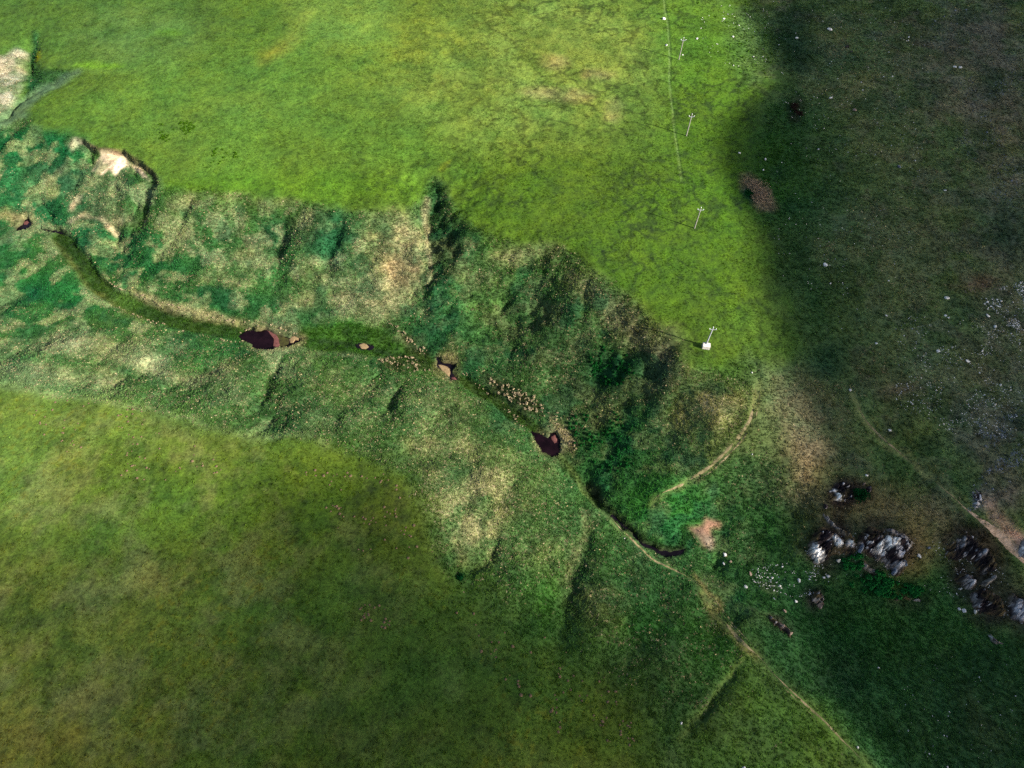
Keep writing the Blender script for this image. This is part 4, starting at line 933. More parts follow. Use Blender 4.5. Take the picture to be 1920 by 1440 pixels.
def rock_face(o, name, outline, hgt, base='d', patches=(), fleck=.5, strike=35.0, edge=2.2, seed=1, step=.19, fl='b'):
    """a broken rock surface over an outline: tilted ledges, cracks, plates; its rim dives into the turf"""
    P = GT(outline, h_at)[:, :2]; c = np.array(o.location)[:2]
    gx = np.arange(P[:, 0].min() - 1, P[:, 0].max() + 1, step); gy = np.arange(P[:, 1].min() - 1, P[:, 1].max() + 1, step)
    A, B = np.meshgrid(gx, gy)
    n1 = fbm(A, B, 2.6, 4, 1000 + seed); n2 = fbm(A + 50, B, 1.0, 3, 1040 + seed); n3 = fbm(A, B + 70, 5, 3, 1080 + seed)
    d = poly_sd(A + (n1 - .5) * 2.2, B + (n3 - .5) * 2.2, P)
    th = math.radians(strike); u = A * math.cos(th) + B * math.sin(th); v = -A * math.sin(th) + B * math.cos(th)
    lay = u * .55 + (n3 - .5) * 5 + (n1 - .5) * 2.0
    led = lay - np.floor(lay); led = np.where(led < .8, led / .8, (1 - led) / .2)              # saw-tooth ledges
    crk = 1 - np.abs(fbm(u * .7, v * 1.5, 1.3, 3, 1120 + seed) * 2 - 1); crk = ss(.80, .95, crk)
    prof = ss(.3, -edge, d)
    blk = fbm(u * 1.0, v * 2.0, 1.5, 2, 1280 + seed); blk = np.floor(blk * 7) / 7
    z = hgt * .85 * prof * (.25 + .35 * n3 + .45 * led * n1 * 1.6 + .75 * (blk - .25)) + (n2 - .5) * .6 * prof - crk * .6 * prof - .25 * (1 - prof)
    ground = h_at(A, B)
    col = np.empty(A.shape + (3,)); col[:] = RC[base]
    f = ss(.72 - .24 * fleck, .77 - .24 * fleck, .50 * fbm(u, v * 2.2, 1.1, 4, 1160 + seed) + .25 * n2 + .28 * led * .9)
    col += (RC[fl] - col) * f[..., None]
    moss = ss(.54, .64, fbm(A, B, 3.2, 3, 1200 + seed)); col += (RC['n'] - col) * (moss * .75)[..., None]
    for poly, key, a_ in patches:
        Q = GT(poly, h_at)[:, :2]
        w = ss(.5, -.5, poly_sd(A + (n2 - .5) * 1.8, B + (n1 - .5) * 1.8, Q)) * a_
        st_ = ss(.30, .40, fbm(u, v * 3.0, 1.5, 3, 1240 + seed)); w = w * (.25 + .75 * st_)
        col += (RC[key] - col) * w[..., None]
        z += w * .25
    rim = ss(-1.6, .2, d + (n1 - .5) * 3.0) * .85; col += (RC['n'] * .9 - col) * rim[..., None]
    col += (RC['k'] - col) * (crk * .8)[..., None]
    keep = d < .7
    idx = -np.ones(A.shape, int); idx[keep] = np.arange(keep.sum())
    q = np.stack([idx[:-1, :-1], idx[:-1, 1:], idx[1:, 1:], idx[1:, :-1]], -1).reshape(-1, 4); q = q[(q >= 0).all(1)]
    me = bpy.data.meshes.new(name)
    me.from_pydata(np.stack([A - c[0], B - c[1], ground + z - o.location.z], -1)[keep].tolist(), [], q.tolist()); me.update()
    at2 = me.attributes.new('rock_colour', 'FLOAT_COLOR', 'POINT'); cc = col[keep]; at2.data.foreach_set('color', np.c_[cc, np.ones(len(cc))].astype(np.float32).ravel())
    return link(name, me, CRAG, o)
def crag(label, outline, hgt, base='d', patches=(), fleck=.5, strike=35.0, edge=2.2, extra=(), cat='rock outcrop', name='rock_outcrop', fl='b', faces=()):
    m_ = np.mean(np.array(outline), 0); o = empty(name, at(*m_)); tag(o, label, cat)
    sd = int(m_[0]) % 37
    rock_face(o, 'rock_face', outline, hgt, base, patches, fleck, strike, edge, sd, fl=fl)
    for i, (ol, h2, b2, f2) in enumerate(faces): rock_face(o, 'rock_ledge', ol, h2, b2, (), f2, strike, 1.0, sd + 3 + i, fl='w')
    for i, b in enumerate(extra):
        px, py, wx, wy, ang, h, mat = b; p = at(px, py) - o.location; k = mpp(at(px, py)); r = rock_obj('boulder', ROCKS[(i * 3 + int(px)) % len(ROCKS)], mat, o)
        r.location = (p.x, p.y, p.z + h * .1); r.rotation_euler = (random.uniform(-.2, .2), random.uniform(-.2, .2), -math.radians(ang)); r.scale = (wx * k * .6, wy * k * .75, h)
    return o
crag('long blue grey rock blade slanting across the brown turf above the cliff', CRAG_OUTLINES[0], 1.3, 'd', [([(1540, 964), (1547, 965), (1570, 986), (1588, 1002), (1584, 1006), (1562, 990), (1546, 974)], 'b', .95)], .4, -40, 1.0)
crag('dark pitted crag with a white face at its lower left corner', CRAG_OUTLINES[1], 2.4, 'd',
     [([(1514, 1020), (1522, 1016), (1530, 1026), (1540, 1040), (1546, 1052), (1534, 1062), (1524, 1056), (1518, 1040)], 'w', .9), ([(1556, 1012), (1564, 1008), (1576, 1014), (1574, 1024), (1562, 1026)], 'w', .9), ([(1584, 1014), (1596, 1012), (1598, 1022), (1588, 1026)], 'w', .7)], .35, 20, 2.0, [(1571, 1052, 6, 5, 0, 1.2, W_), (1530, 1050, 7, 10, -20, 1.5, W_)])
crag('largest limestone outcrop, bright white slab between dark lichened ledges', CRAG_OUTLINES[2], 3.0, 'd',
     [([(1636, 1040), (1640, 1028), (1652, 1020), (1658, 1012), (1668, 1014), (1677, 1012), (1676, 1026), (1664, 1032), (1656, 1040), (1644, 1042)], 'w', 1.0), ([(1602, 1016), (1610, 1018), (1618, 1034), (1614, 1038), (1606, 1028)], 'b', .8), ([(1656, 992), (1680, 990), (1704, 1006), (1706, 1014), (1690, 1010), (1668, 998)], 'b', .7),
      ([(1654, 1050), (1664, 1056), (1668, 1074), (1660, 1070)], 'b', .85), ([(1676, 1030), (1684, 1034), (1682, 1046), (1676, 1044)], 'b', .9), ([(1672, 1056), (1684, 1058), (1692, 1062), (1684, 1074), (1678, 1068)], 'b', .9), ([(1620, 1000), (1636, 994), (1640, 1006), (1624, 1014)], 'n', .9), ([(1700, 1040), (1708, 1040), (1700, 1060), (1688, 1080), (1684, 1076)], 'n', .9)], .42, 55, 2.6,
     [(1676, 1070, 9, 12, 20, 2.2, B_), (1692, 1058, 9, 12, -30, 2.0, B_), (1612, 1030, 7, 11, 20, 1.8, B_), (1646, 1048, 7, 6, 10, 1.6, P_)])
crag('low dark broken ledge that joins the two white crags', [(1582, 998), (1598, 998), (1610, 1006), (1610, 1024), (1602, 1040), (1588, 1048), (1578, 1036), (1584, 1018)], 1.4, 'k', [([(1586, 1012), (1600, 1012), (1600, 1024), (1590, 1026)], 'w', .7), ([(1580, 1028), (1592, 1030), (1590, 1044)], 'n', .8)], .45, 40, 1.6)
crag('narrow white rock slab lying in dark green growth below the big outcrop', CRAG_OUTLINES[3], 1.6, 'p', [([(1614, 1054), (1624, 1054), (1642, 1070), (1636, 1073), (1620, 1064)], 'w', .95)], .6, -35, 1.0, fl='w')
crag('purple grey crag crusted with pale flecks at the left of the eastern cliffs', CRAG_OUTLINES[4], 2.6, 'd', [([(1796, 1086), (1806, 1074), (1818, 1084), (1830, 1096), (1820, 1106), (1802, 1102)], 'b', .55)], .75, 50, 1.8, [(1799, 1105, 4, 3, 0, 1.0, W_)])
crag('pale blue fin of rock pointing up to the right on the eastern cliffs', CRAG_OUTLINES[5], 2.2, 'b', [([(1842, 1095), (1850, 1088), (1858, 1086), (1850, 1098)], 'w', .6)], .3, -30, .9)
crag('dark broken knoll above the eastern cliffs with small blue grey ledges', CRAG_OUTLINES[6], 1.6, 'k', [([(1794, 1012), (1806, 1008), (1808, 1026), (1796, 1032)], 'b', .6), ([(1832, 1038), (1846, 1032), (1844, 1044), (1834, 1046)], 'b', .8), ([(1774, 1020), (1790, 1018), (1786, 1048), (1774, 1044)], 'n', .8), ([(1850, 1040), (1866, 1050), (1868, 1068), (1852, 1064)], 'n', .8), ([(1842, 1068), (1848, 1066), (1848, 1082), (1842, 1080)], 'b', .8)], .32, 50, 2.2)
crag('dark brown buttress falling to the green hollow at the right', CRAG_OUTLINES[7], 2.4, 'd', [([(1818, 1112), (1828, 1112), (1830, 1138), (1822, 1144)], 'b', .7), ([(1862, 1110), (1884, 1130), (1888, 1152), (1868, 1152)], 'n', .9), ([(1836, 1104), (1852, 1106), (1852, 1130), (1840, 1130)], 'k', .6)], .3, 70, 2.2, [(1828, 1147, 5, 5, 0, 1.0, W_)])
crag('tall blue grey crag cut by the right edge, lowest of the eastern cliffs', CRAG_OUTLINES[8], 2.8, 'd', [([(1894, 1116), (1904, 1112), (1908, 1140), (1904, 1158), (1896, 1150)], 'b', .9), ([(1904, 1144), (1920, 1140), (1924, 1166), (1898, 1168)], 'b', .85)], .5, 80, 1.6, fl='b')
crag('low dark rubble heap with pale corners standing in green grass left of the hollow', CRAG_OUTLINES[9], 1.3, 'd', [([(1518, 1128), (1526, 1124), (1528, 1134), (1520, 1134)], 'b', .8), ([(1530, 1132), (1542, 1134), (1538, 1144), (1530, 1142)], 'p', .9)], .7, 30, 1.2)
crag('low pink grey rubble strip in the middle of the green hollow', CRAG_OUTLINES[10], .8, 'n', [([(1672, 1126), (1684, 1122), (1684, 1134), (1674, 1132)], 'p', .95), ([(1706, 1122), (1732, 1128), (1730, 1134), (1708, 1130)], 'b', .5)], .5, 10, 1.2)
crag('long pale blade of rock in the grass near the right edge below the cliffs', CRAG_OUTLINES[11], 1.0, 'b', [([(1848, 1187), (1868, 1194), (1880, 1204), (1860, 1198)], 'w', .6)], .5, -25, .8)
crag('pinkish broken ledge on the brink left of the green hollow', CRAG_OUTLINES[12], 1.5, 'd', [([(1456, 1160), (1470, 1168), (1484, 1180), (1484, 1194), (1472, 1186), (1460, 1172)], 'p', .85)], .5, -40, 1.2, [(1480, 1188, 6, 9, 60, 1.0, P_)])
crag('dark heathery rocks with a white tip beside the round green bush', CRAG_OUTLINES[13], 1.3, 'k', [([(1562, 922), (1572, 926), (1578, 938), (1570, 940)], 'w', .85), ([(1552, 912), (1570, 902), (1580, 914), (1562, 922)], 'd', .8)], .3, 30, 2.0, [(1630, 918, 9, 8, 30, .8, D_), (1548, 950, 10, 8, 30, .7, D_), (1619, 908, 4, 4, 0, .8, P_)])
crag('rounded blue grey boulder cut by the right edge beside the bare path', [(1904, 1036), (1907, 1022), (1916, 1013), (1930, 1010), (1944, 1024), (1936, 1046), (1920, 1050), (1908, 1046)], 1.8, 'b', [([(1906, 1020), (1916, 1014), (1918, 1044), (1908, 1042)], 'd', .5)], .2, 70, 1.2, cat='boulder', name='boulder', fl='w')
crag('pile of blue grey blocks beside the upper end of the bare path', CRAG_OUTLINES[14], .9, 'k', [([(1822, 944), (1832, 944), (1830, 956), (1824, 956)], 'b', .9)], .95, 10, 1.0, cat='rock pile', name='rock_pile')

# ---------------------------------------------------------------- single white stones
BIGS = [  # px, py, width in pixels, height/width, label
    (1244, 36, 9, .7, 'largest bright white stone left of the trodden line at the top'), (1249, 85, 6, .7, 'white stone with a dark hollow behind it left of the farthest pole'), (1307, 73, 5, .7, 'white stone on a bare spot just right of the farthest pole'),
    (1357, 35, 6, .7, 'round white stone in speckled green turf at the top'), (1374, 69, 5, .7, 'white stone at the upper end of a short brown scratch in the turf'), (1280, 103, 4, .6, 'small white stone at the foot of the farthest utility pole'),
    (1548, 497, 9, 1.2, 'upright pale stone alone in the shaded hillside, a smaller one below it'), (1775, 560, 12, .5, 'broad pale slab left of the dense white scree'), (1773, 592, 6, .6, 'left one of a touching pair of white stones in dark turf'), (1778, 596, 6, .6, 'right one of a touching pair of white stones in dark turf'), (1852, 592, 9, .7, 'largest bright stone below the dense white scree'),
    (1865, 613, 8, .9, 'second largest stone below the dense white scree'), (1759, 659, 8, .9, 'angular white stone on the slope below a loose string of pebbles'), (1814, 677, 10, .5, 'long white stone lying crosswise on the shaded slope'), (1662, 592, 7, .5, 'flat white stone alone in the middle of the shaded slope'), (1643, 644, 6, .7, 'round white stone at the edge of a pale grass patch'),
    (1594, 731, 6, .8, 'white stone at the top end of the faint hillside track'), (1668, 807, 7, .6, 'white stone lying between the two hillside tracks'), (1625, 892, 8, .5, 'white stone on brown turf just above the round green bush'), (1755, 732, 6, .6, 'white stone below the reddish scar on the shaded slope'),
    (1555, 56, 12, .5, 'long flat pale stone at the top of the shaded hillside'), (1494, 72, 7, .8, 'white stone in the dark hollow at the top of the shadow edge'), (1596, 97, 8, .5, 'white stone at the foot of a dark rounded boulder'), (1557, 184, 10, .5, 'pale split stone with a dark underside on the upper hillside'), (1790, 126, 8, .5, 'left one of two white slabs lying end to end'), (1800, 127, 9, .5, 'right one of two white slabs lying end to end'), (1602, 207, 8, .8, 'rosy grey stone alone on the upper hillside'), (1685, 313, 8, .8, 'round grey stone in the middle of the shaded hillside'),
    (1772, 357, 6, .5, 'slim white stone on the right of the shaded hillside'), (1386, 287, 6, .6, 'white stone right on the soft edge of the cloud shadow'), (1435, 299, 5, .8, 'white stone on the upper rim of the dark turf pit'), (1431, 319, 4, .9, 'white stone on the left rim of the dark turf pit'),
    (1359, 1040, 10, .9, 'angular bright white block below the red soil scar'), (1357, 1056, 7, .8, 'pale block just below the angular white block'), (1369, 1053, 8, .5, 'pinkish flat stone beside the angular white block'), (1398, 1100, 9, .7, 'large oval white stone by the gully at the head of the hollow'), (1498, 1089, 8, .8, 'round white stone in deep green grass below the pitted crag'), (1492, 1128, 8, .9, 'round white stone left of the low dark rubble heap'), (1471, 1146, 8, .8, 'three cornered white stone above the pinkish ledge'), (1451, 1123, 7, .7, 'grey white stone lying left of the round one in the hollow'), (1423, 1079, 5, .7, 'white pebble between the rubble line and the gully'),
    (1553, 1081, 9, .6, 'pair like white block at the foot of the pitted crag'), (1545, 1083, 6, .6, 'smaller white block at the foot of the pitted crag'), (1798, 1142, 6, .8, 'small pale stone at the foot of the eastern cliffs'), (1807, 1145, 9, .8, 'larger pale stone at the foot of the eastern cliffs'), (1648, 1253, 6, .7, 'bright white stone alone in the middle of the green hollow'), (1608, 1402, 5, .8, 'white stone just right of the lower end of the footpath'), (1742, 1413, 4, .8, 'tiny white stone near the bottom edge right of the footpath'), (1775, 1380, 6, .6, 'greyish stone in dull grass near the bottom right'), (1776, 1438, 5, .7, 'pale stone on the bottom edge at the right'), (1394, 1441, 12, .5, 'long pale stone cut by the bottom edge'), (1277, 1356, 6, .8, 'bright white stone alone on the lower green spur'), (1171, 1010, 4, .7, 'small white stone on the near bank of the dark stream'),
    (1723, 1042, 9, 1.3, 'white leaning stone on the brown brow right of the big outcrop'), (1741, 1027, 10, .5, 'dull grey slab above the white leaning stone'), (1588, 88, 11, .7, 'dark rounded boulder on the upper hillside'), (1410, 699, 5, .7, 'white stone beside the top of the curved trodden path'), (1410, 852, 4, .8, 'white stone in dark scrub right of the curved path'), (1855, 882, 9, .4, 'flat white slab above the pile of blue grey blocks'), (1407, 1075, 6, 1.4, 'pinkish upright rubble stone at the head of the hollow')]
GSTONE = 'white limestone stones lying in the turf'
def stone(px, py, w, asp, label=None, group=GSTONE, mat=R_STONE, big=True, name='stone'):
    p = at(px, py); k = mpp(p); s_ = w * k * .5
    o = rock_obj(name, random.choice(SHARDS if big else STONES), mat)
    o.location = (p.x, p.y, p.z + s_ * random.uniform(.02, .3)); o.rotation_euler = (random.uniform(-.2, .2), random.uniform(-.2, .2), random.uniform(-.25, .25) + (random.choice([0, 3.14])))
    ax, ay = (s_ * 1.25, s_ * 1.25 * min(1.6, asp * 1.35))
    o.scale = (ax, ay, min(ax, ay) * .8)
    return tag(o, label, 'stone', group)
for px, py, w, asp, lb in BIGS:
    dk = 'dark rounded' in lb; pk = 'pinkish' in lb or 'rosy' in lb; gy = 'grey' in lb and not pk
    stone(px, py, w * .78, asp, lb, GSTONE, R_DARK if dk else R_PINK if pk else R_BLUE if gy else R_STONE)
# loose stones: zones of the photo where they lie thick, each with its own look
ZONES = [  # polygon, individuals, smaller rubble, sizes, material, label, group
    ([(1425, 0), (1720, 0), (1760, 250), (1700, 500), (1560, 640), (1480, 560), (1440, 420), (1470, 160)], 40, 520, (1.6, 3.6), R_STONE, 'tiny white stone scattered on the shaded upper hillside turf', 'stones scattered over the upper hillside'),
    ([(1830, 548), (1870, 540), (1925, 524), (1925, 625), (1890, 612), (1862, 580)], 22, 380, (1.8, 4.6), R_STONE, 'white rubble stone in the dense scree patch at the right edge', 'stones of the dense white scree'),
    ([(1840, 560), (1880, 560), (1880, 575), (1850, 580)], 8, 30, (3, 5), R_STONE, 'white rubble stone of the small knot left of the dense scree', 'stones of the small scree knot'),
    ([(1680, 590), (1925, 610), (1925, 830), (1820, 830), (1680, 760)], 42, 1000, (1.8, 4.2), R_STONE, 'white pebble scattered over the middle of the shaded slope', 'stones scattered over the middle slope'),
    ([(1830, 790), (1925, 770), (1925, 900), (1890, 930), (1815, 960), (1815, 920), (1860, 870)], 30, 1000, (1.8, 4.6), R_BLUE, 'grey white scree stone above the bare path at the right edge', 'stones of the grey scree'),
    ([(1790, 150), (1925, 100), (1925, 420), (1850, 380), (1800, 260)], 22, 800, (1.6, 4.0), R_BLUE, 'grey stone on the stony violet ground high on the right', 'stones on the violet ground'),
    ([(1720, 0), (1925, 0), (1925, 110), (1740, 90)], 12, 240, (1.6, 3.6), R_BLUE, 'grey stone in the top right corner of the hillside', 'stones in the top right corner'),
    ([(1400, 1060), (1540, 1050), (1560, 1110), (1490, 1120), (1410, 1095)], 34, 180, (2.0, 4.6), R_STONE, 'white stone in the trail of rubble below the pitted crag', 'rubble trail below the crag'),
    ([(1820, 530), (1870, 530), (1880, 545), (1800, 550)], 12, 60, (1.6, 3.2), R_PINK, 'small pinkish stone in the rusty strip above the scree', 'stones of the rusty strip'),
    ([(1640, 1230), (1900, 1230), (1920, 1440), (1700, 1440)], 12, 90, (1.6, 3.0), R_STONE, 'tiny white stone in the grass of the lower right corner', 'stones of the lower right corner'),
    ([(1300, 0), (1440, 0), (1450, 140), (1330, 140)], 12, 60, (1.6, 3.2), R_STONE, 'tiny white stone in sunlit turf beside the shadow edge', 'stones by the shadow edge'),
    ([(1855, 940), (1890, 960), (1925, 1010), (1925, 1060), (1890, 1020), (1850, 975)], 10, 300, (1.4, 3.4), R_PINK, 'pinkish pebble on the bare strip beside the path', 'pebbles on the bare strip'),
    ([(1500, 1000), (1720, 1000), (1890, 1060), (1890, 1170), (1800, 1120), (1690, 1110), (1510, 1090)], 8, 420, (1.6, 3.6), R_STONE, 'white chip fallen at the foot of the big crags', 'chips at the foot of the crags'),
]
def in_zone(poly, n, lo=.44, hi=.62, fl=.05):
    P = np.array(poly, float); out = []
    while len(out) < n:
        x = rng.uniform(P[:, 0].min(), P[:, 0].max(), 4 * n + 20); y = rng.uniform(P[:, 1].min(), P[:, 1].max(), 4 * n + 20)
        d = poly_sd(x, y, P); cl = fbm(x, y, 26, 3, 950 + len(poly))
        k = (d < 0) & (rng.random(len(x)) < ss(lo, hi, cl) + fl)
        out += list(zip(x[k], y[k]))
    return out[:n]
tv, tf, tm = [], [], []
RMATS = [R_STONE, R_BLUE, R_PINK]
ico = [(0, 0, 1), (1, 0, 0), (0, 1, 0), (-1, 0, 0), (0, -1, 0), (0, 0, -1)]; icf = [(0, 1, 2), (0, 2, 3), (0, 3, 4), (0, 4, 1), (5, 2, 1), (5, 3, 2), (5, 4, 3), (5, 1, 4)]
for poly, n1, n2, (s0, s1), mat, lb, gr in ZONES:
    for px, py in in_zone(poly, n1):
        w = s0 + (s1 - s0) * random.random() ** 2.2
        stone(px, py, w, random.uniform(.5, .9), lb, gr, mat, False)
    pts = np.array(in_zone(poly, n2)); Q = GT(pts, h_at)
    for q in Q:
        s_ = mpp(q) * random.uniform(.45, 1.25) * s0 * .5; i = len(tv); a = random.uniform(0, 1.57); ca, sa = math.cos(a), math.sin(a)
        for v in ico:
            e = [v[0] * s_ * random.uniform(.8, 1.5), v[1] * s_ * random.uniform(.7, 1.3), v[2] * s_ * random.uniform(.5, .9)]
            tv.append((q[0] + e[0] * ca - e[1] * sa, q[1] + e[0] * sa + e[1] * ca, q[2] + s_ * .2 + e[2]))
        tf += [tuple(i + k for k in f) for f in icf]; tm += [RMATS.index(mat)] * 8
me = bpy.data.meshes.new('gravel'); me.from_pydata(tv, [], tf)
for m_ in RMATS: me.materials.append(m_)
me.polygons.foreach_set('material_index', np.array(tm, np.int32)); me.update()
tag(link('gravel', me), 'small white and grey rubble strewn over the stony hillside', 'gravel', kind='stuff')

# ---------------------------------------------------------------- plants one can tell apart
def fan_mesh(seed, n, r0, hgt, w, droop, name):
    r = np.random.default_rng(seed); v = []; f = []
    for k in range(n):
        a = r.uniform(0, 6.283); L = r0 * r.uniform(.55, 1.1); h = hgt * r.uniform(.6, 1.05); ca, sa = math.cos(a), math.sin(a); px, py = -sa * w, ca * w
        i = len(v); b0 = r.uniform(0, .18) * r0
        for t, z in ((0, -.05), (.45, h), (.85, h * (1 - droop * .4)), (1.0, h * (1 - droop))):
            q = (b0 + L * t) ; ww = 1 - .7 * t
            v += [(ca * q - px * ww, sa * q - py * ww, z), (ca * q + px * ww, sa * q + py * ww, z)]
        f += [(i + 2 * j, i + 2 * j + 1, i + 2 * j + 3, i + 2 * j + 2) for j in range(3)]
    me = bpy.data.meshes.new(name); me.from_pydata(v, [], f); me.update(); return me
TUSS = blade_mat('straw_blade', colour=(270, 250, 206), vary=(214, 186, 140), trans=.2)
DOCK = blade_mat('dock_leaf', colour=(56, 104, 10), vary=(110, 160, 40), trans=.3)
NETT = blade_mat('nettle_leaf', colour=(66, 172, 82), vary=(40, 130, 60), trans=.35)
HERB = blade_mat('herb_leaf', colour=(22, 88, 38), vary=(40, 112, 50), trans=.25)
tus = [fan_mesh(60 + i, 26, .50, .75, .06, .35, 'tussock') for i in range(4)]
nett = [fan_mesh(80 + i, 40, .5, .8, .14, .5, 'nettle') for i in range(3)]
dock = [fan_mesh(70 + i, 11, .34, .22, .10, .5, 'dock') for i in range(3)]
def plant(name, meshes, mat, px, py, s_, label, cat, group):
    p = at(px, py); base = random.choice(meshes); o = rock_obj(name, base, mat)
    o.location = p; o.rotation_euler = (0, 0, random.uniform(0, 6.28)); k = s_ * random.uniform(.75, 1.25); o.scale = (k, k, k * random.uniform(.8, 1.2))
    return tag(o, label, cat, group)
def grid_zone(poly, step, jit=.35):
    P = np.array(poly, float); out = []; row = 0
    y = P[:, 1].min()
    while y < P[:, 1].max():
        x = P[:, 0].min() + (row % 2) * step * .5
        while x < P[:, 0].max():
            q = (x + random.uniform(-jit, jit) * step, y + random.uniform(-jit, jit) * step)
            if poly_sd(np.array([q[0]]), np.array([q[1]]), P)[0] < 0: out.append(q)
            x += step
        y += step * .72; row += 1
    return out
for poly, step, sz, lb, gr in (
    ([(911, 712), (930, 712), (955, 720), (985, 733), (1008, 750), (1026, 772), (1014, 776), (985, 768), (955, 752), (930, 734)], 7.4, .80, 'straw coloured grass tussock in the dense band above the dark trough', 'tussocks above the dark trough'),
    ([(706, 676), (720, 669), (750, 668), (775, 672), (792, 678), (790, 692), (752, 692), (728, 684)], 7.0, .72, 'straw coloured tussock in the patch on the near bank left of the bend pool', 'tussocks left of the bend pool'),
    ([(728, 606), (742, 606), (758, 625), (780, 645), (806, 660), (803, 668), (775, 652), (750, 630)], 6.4, .72, 'straw coloured tussock in the line running down to the bend pool', 'tussocks in the line above the bend pool'),
    ([(757, 695), (800, 692), (818, 696), (812, 701), (770, 700)], 7.0, .6, 'small straw tussock along the rim just left of the bend pool', 'tussocks along the rim')):
    for px, py in grid_zone(poly, step, .45):
        o = plant('grass_tussock', tus, TUSS, px, py, sz * random.choice((.5, .65, .8, .95, 1.2)), lb, 'tussock', gr)
        o.rotation_euler = (random.uniform(-.1, .35), random.uniform(-.3, .1), math.radians(random.gauss(125, 45))); o.scale = (o.scale[0] * random.uniform(.8, 1.5), o.scale[1] * random.uniform(.5, 1.0), o.scale[2] * random.uniform(.7, 1.3))
def along(line, n, jit):
    P = np.array(line, float); L = np.r_[0, np.cumsum(np.linalg.norm(np.diff(P, axis=0), axis=1))]
    return [(np.interp(t, L, P[:, 0]) + random.gauss(0, jit), np.interp(t, L, P[:, 1]) + random.gauss(0, jit)) for t in sorted(random.uniform(0, L[-1]) for _ in range(n))]
for ln, n, jit, lb, gr in (([(215, 572), (245, 588), (300, 608), (370, 626), (440, 642), (456, 640)], 34, 1.6, 'small straw tussock on the near rim of the green trough left of the main pool', 'tussocks on the near rim of the trough'),
                           ([(205, 530), (240, 548), (300, 568), (350, 584), (420, 600), (470, 608)], 44, 3.0, 'small straw tussock on the far rim of the green trough left of the main pool', 'tussocks on the far rim of the trough'),
                           ([(450, 627), (466, 618), (490, 612), (508, 611), (530, 618), (550, 625), (563, 632)], 18, .9, 'small straw tussock on the lip of the main pool', 'tussocks on the lip of the main pool'),
                           ([(1030, 776), (1050, 796), (1064, 816), (1074, 838), (1080, 852)], 36, 5.0, 'straw tussock in the loose drift beside the plum coloured pool', 'tussocks beside the plum pool'),
                           ([(868, 700), (905, 730), (950, 768), (995, 806)], 26, 3.0, 'small straw tussock on the near lip of the dark trough', 'tussocks on the near lip of the dark trough')):
    for px, py in along(ln, n, jit):
        o = plant('grass_tussock', tus, TUSS, px, py, random.uniform(.35, .75), lb, 'tussock', gr); o.scale = (o.scale[0], o.scale[1] * .7, o.scale[2])
for poly, n, lb, gr in (([(1105, 668), (1130, 650), (1170, 655), (1196, 680), (1190, 712), (1150, 728), (1112, 715)], 70, 'dark green leafy herb clump on the far bank below the white block pole', 'herbs below the white block pole'),
                        ([(1060, 790), (1120, 760), (1190, 790), (1200, 850), (1170, 900), (1120, 880), (1080, 840)], 90, 'dark green leafy herb clump on the steep bank right of the plum coloured pool', 'herbs on the steep bank')):
    for px, py in in_zone(poly, n, .36, .6, .1): plant('herb_clump', nett, HERB, px, py, .8, lb, 'herb', gr)
for poly, n, lb, gr in (([(292, 230), (355, 225), (368, 240), (340, 258), (310, 266), (290, 255)], 74, 'dark green leafy weed in the dense cluster in the upper left pasture', 'weeds of the dense cluster'),
                        ([(405, 278), (440, 280), (450, 300), (420, 310), (385, 315)], 26, 'dark green leafy weed in the loose cluster right of the dense one', 'weeds of the loose cluster'),
                        ([(1300, 0), (1440, 0), (1460, 150), (1400, 150), (1350, 90)], 60, 'dark green weed in speckled turf beside the cloud shadow', 'weeds by the shadow edge')):
    for px, py in in_zone(poly, n): plant('weed_clump', dock, DOCK, px, py, 1.35, lb, 'weed', gr)
for poly, n, lb, gr in (([(1600, 1080), (1650, 1074), (1690, 1092), (1730, 1106), (1720, 1118), (1690, 1124), (1640, 1118), (1590, 1108)], 90, 'leafy dark green nettle clump at the foot of the largest outcrop', 'nettles below the largest outcrop'),
                        ([(1575, 1042), (1612, 1040), (1620, 1060), (1604, 1082), (1570, 1062)], 22, 'leafy dark green nettle clump in the gap between the two white crags', 'nettles between the crags')):
    for px, py in in_zone(poly, n, .3, .6, .2): plant('nettle_clump', nett, NETT, px, py, 1.15, lb, 'nettle', gr)

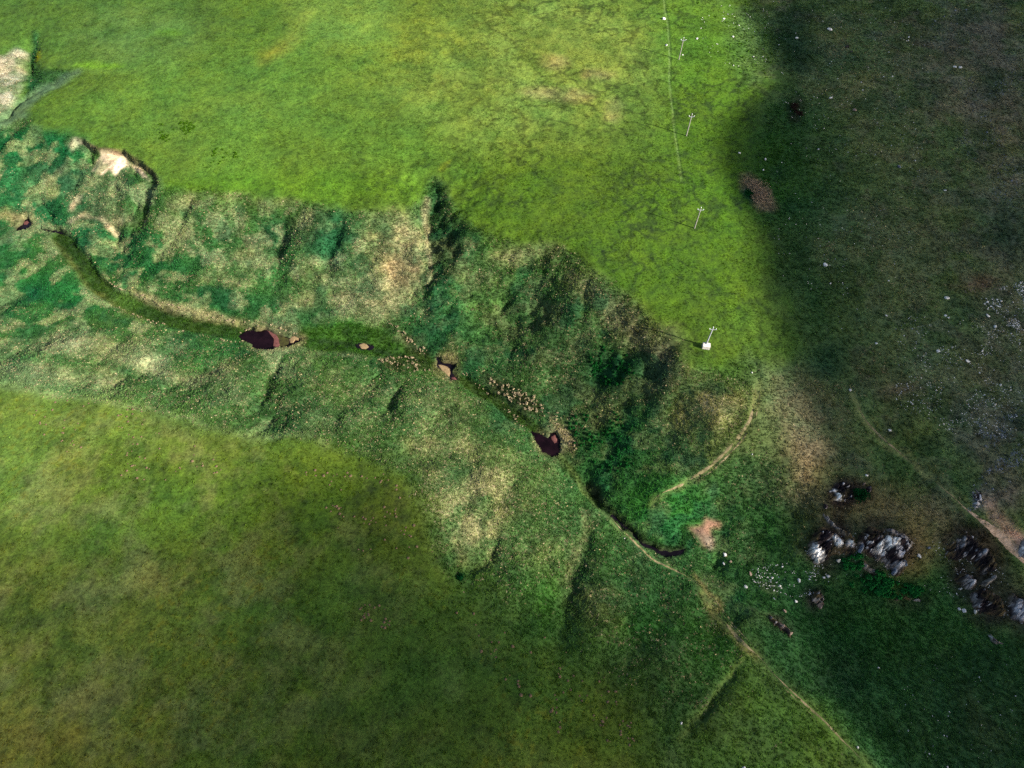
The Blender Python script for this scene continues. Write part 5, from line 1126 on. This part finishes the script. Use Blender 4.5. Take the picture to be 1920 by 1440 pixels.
def bush(name, px, py, rpx, hgt, n, leaf, mat, label, tw=8, squash=1.0):
    p = at(px, py); k = mpp(p); R = rpx * k; o = empty(name, p); tag(o, label, 'bush')
    r = np.random.default_rng(int(px)); v = []; f = []
    ctr = [(r.uniform(-.5, .5) * R, r.uniform(-.5, .5) * R * squash, hgt * r.uniform(.3, .75), R * r.uniform(.3, .6)) for _ in range(14)]
    for i in range(n):
        c = ctr[r.integers(len(ctr))]; d = r.normal(size=3); d /= np.linalg.norm(d); d[2] = abs(d[2]) * .9 - .15; s_ = c[3] * r.uniform(.55, 1.05)
        q = np.array([c[0] + d[0] * s_, c[1] + d[1] * s_, max(.05, c[2] + d[2] * s_ * hgt / R * .9)])
        a = r.normal(size=3); a /= np.linalg.norm(a); b = np.cross(a, r.normal(size=3)); b /= np.linalg.norm(b); L = leaf * r.uniform(.6, 1.3); j = len(v)
        v += [tuple(q - a * L), tuple(q + b * L * .5), tuple(q + a * L), tuple(q - b * L * .5)]; f.append((j, j + 1, j + 2, j + 3))
    me = bpy.data.meshes.new('foliage'); me.from_pydata(v, [], f); me.update(); link('foliage', me, mat, o)
    for i in range(tw):
        bm = bmesh.new(); a = r.uniform(0, 6.28); e = Vector((math.cos(a) * R * .5, math.sin(a) * R * .5 * squash, hgt * .7)); M = e.to_track_quat('Z', 'Y').to_matrix().to_4x4()
        lathe(bm, [(.05, -.1), (.035, e.length * .5), (.012, e.length)], 6, (0, 0, 0), M); done('stem', bm, BARK, o, True)
    return o
BARK = soil_mat('shrub_bark', (92, 72, 58), (64, 50, 42), 3)
HEA = blade_mat('heather', colour=(74, 54, 48), vary=(48, 36, 36), trans=.1); GORSE = blade_mat('gorse', colour=(30, 104, 52), vary=(18, 76, 40), trans=.25); DRYB = blade_mat('dry_shrub', colour=(250, 222, 186), vary=(170, 140, 112), trans=.2)
bush('round_bush', 1611, 932, 17, 2.2, 1500, .20, GORSE, 'round green bush beside dark rocks above the pitted crag', 8, 1.0)
bush('dark_shrub', 1493, 208, 14, 1.1, 700, .2, HEA, 'low dark brown shrub patch in the cloud shadow by the pasture edge', 6, 1.9)
bush('dry_shrub', 1425, 362, 30, .9, 1700, .2, DRYB, 'sprawling dry tan shrub on the edge of the cloud shadow', 6, 1.7)
bush('green_shrub', 1404, 366, 13, .9, 600, .2, GORSE, 'small dark green shrub set into the dry tan one', 5, 1.5)
bush('leafy_shrub', 862, 1083, 11, 1.0, 420, .2, GORSE, 'small blue green shrub where the crease meets the lower pasture', 4, .9)

MOLE = soil_mat('loose_earth', (166, 140, 108), (120, 98, 76), 4)
def mound_mesh(seed):
    bm = bmesh.new(); bmesh.ops.create_icosphere(bm, subdivisions=2, radius=1); r = np.random.default_rng(seed)
    for v in bm.verts: v.co *= r.uniform(.82, 1.15); v.co.z = max(-.3, v.co.z * .75)
    me = bpy.data.meshes.new('mound'); bm.to_mesh(me); bm.free(); return me
mounds = [mound_mesh(i) for i in range(4)]
for poly, n, lb, gr in (([(60, 740), (330, 770), (420, 830), (420, 900), (200, 900), (60, 800)], 80, 'small pale earth mound near the upper brink of the lower pasture', 'earth mounds near the brink'),
                        ([(560, 870), (740, 890), (790, 980), (810, 1060), (700, 1060), (620, 980)], 70, 'small pinkish earth mound in the tip of the lower pasture', 'earth mounds in the pasture tip'),
                        ([(670, 1130), (740, 1135), (730, 1180), (680, 1180)], 24, 'pinkish earth mound of the thick group below the pasture tip', 'earth mounds of the thick group'),
                        ([(850, 1140), (1000, 1180), (1180, 1290), (1200, 1400), (1050, 1380), (900, 1230)], 80, 'small dull earth mound along the lower edge of the spur', 'earth mounds along the spur')):
    for px, py in in_zone(poly, n): 
        plant('earth_mound', mounds, MOLE, px, py, random.uniform(.15, .30), lb, 'earth mound', gr)
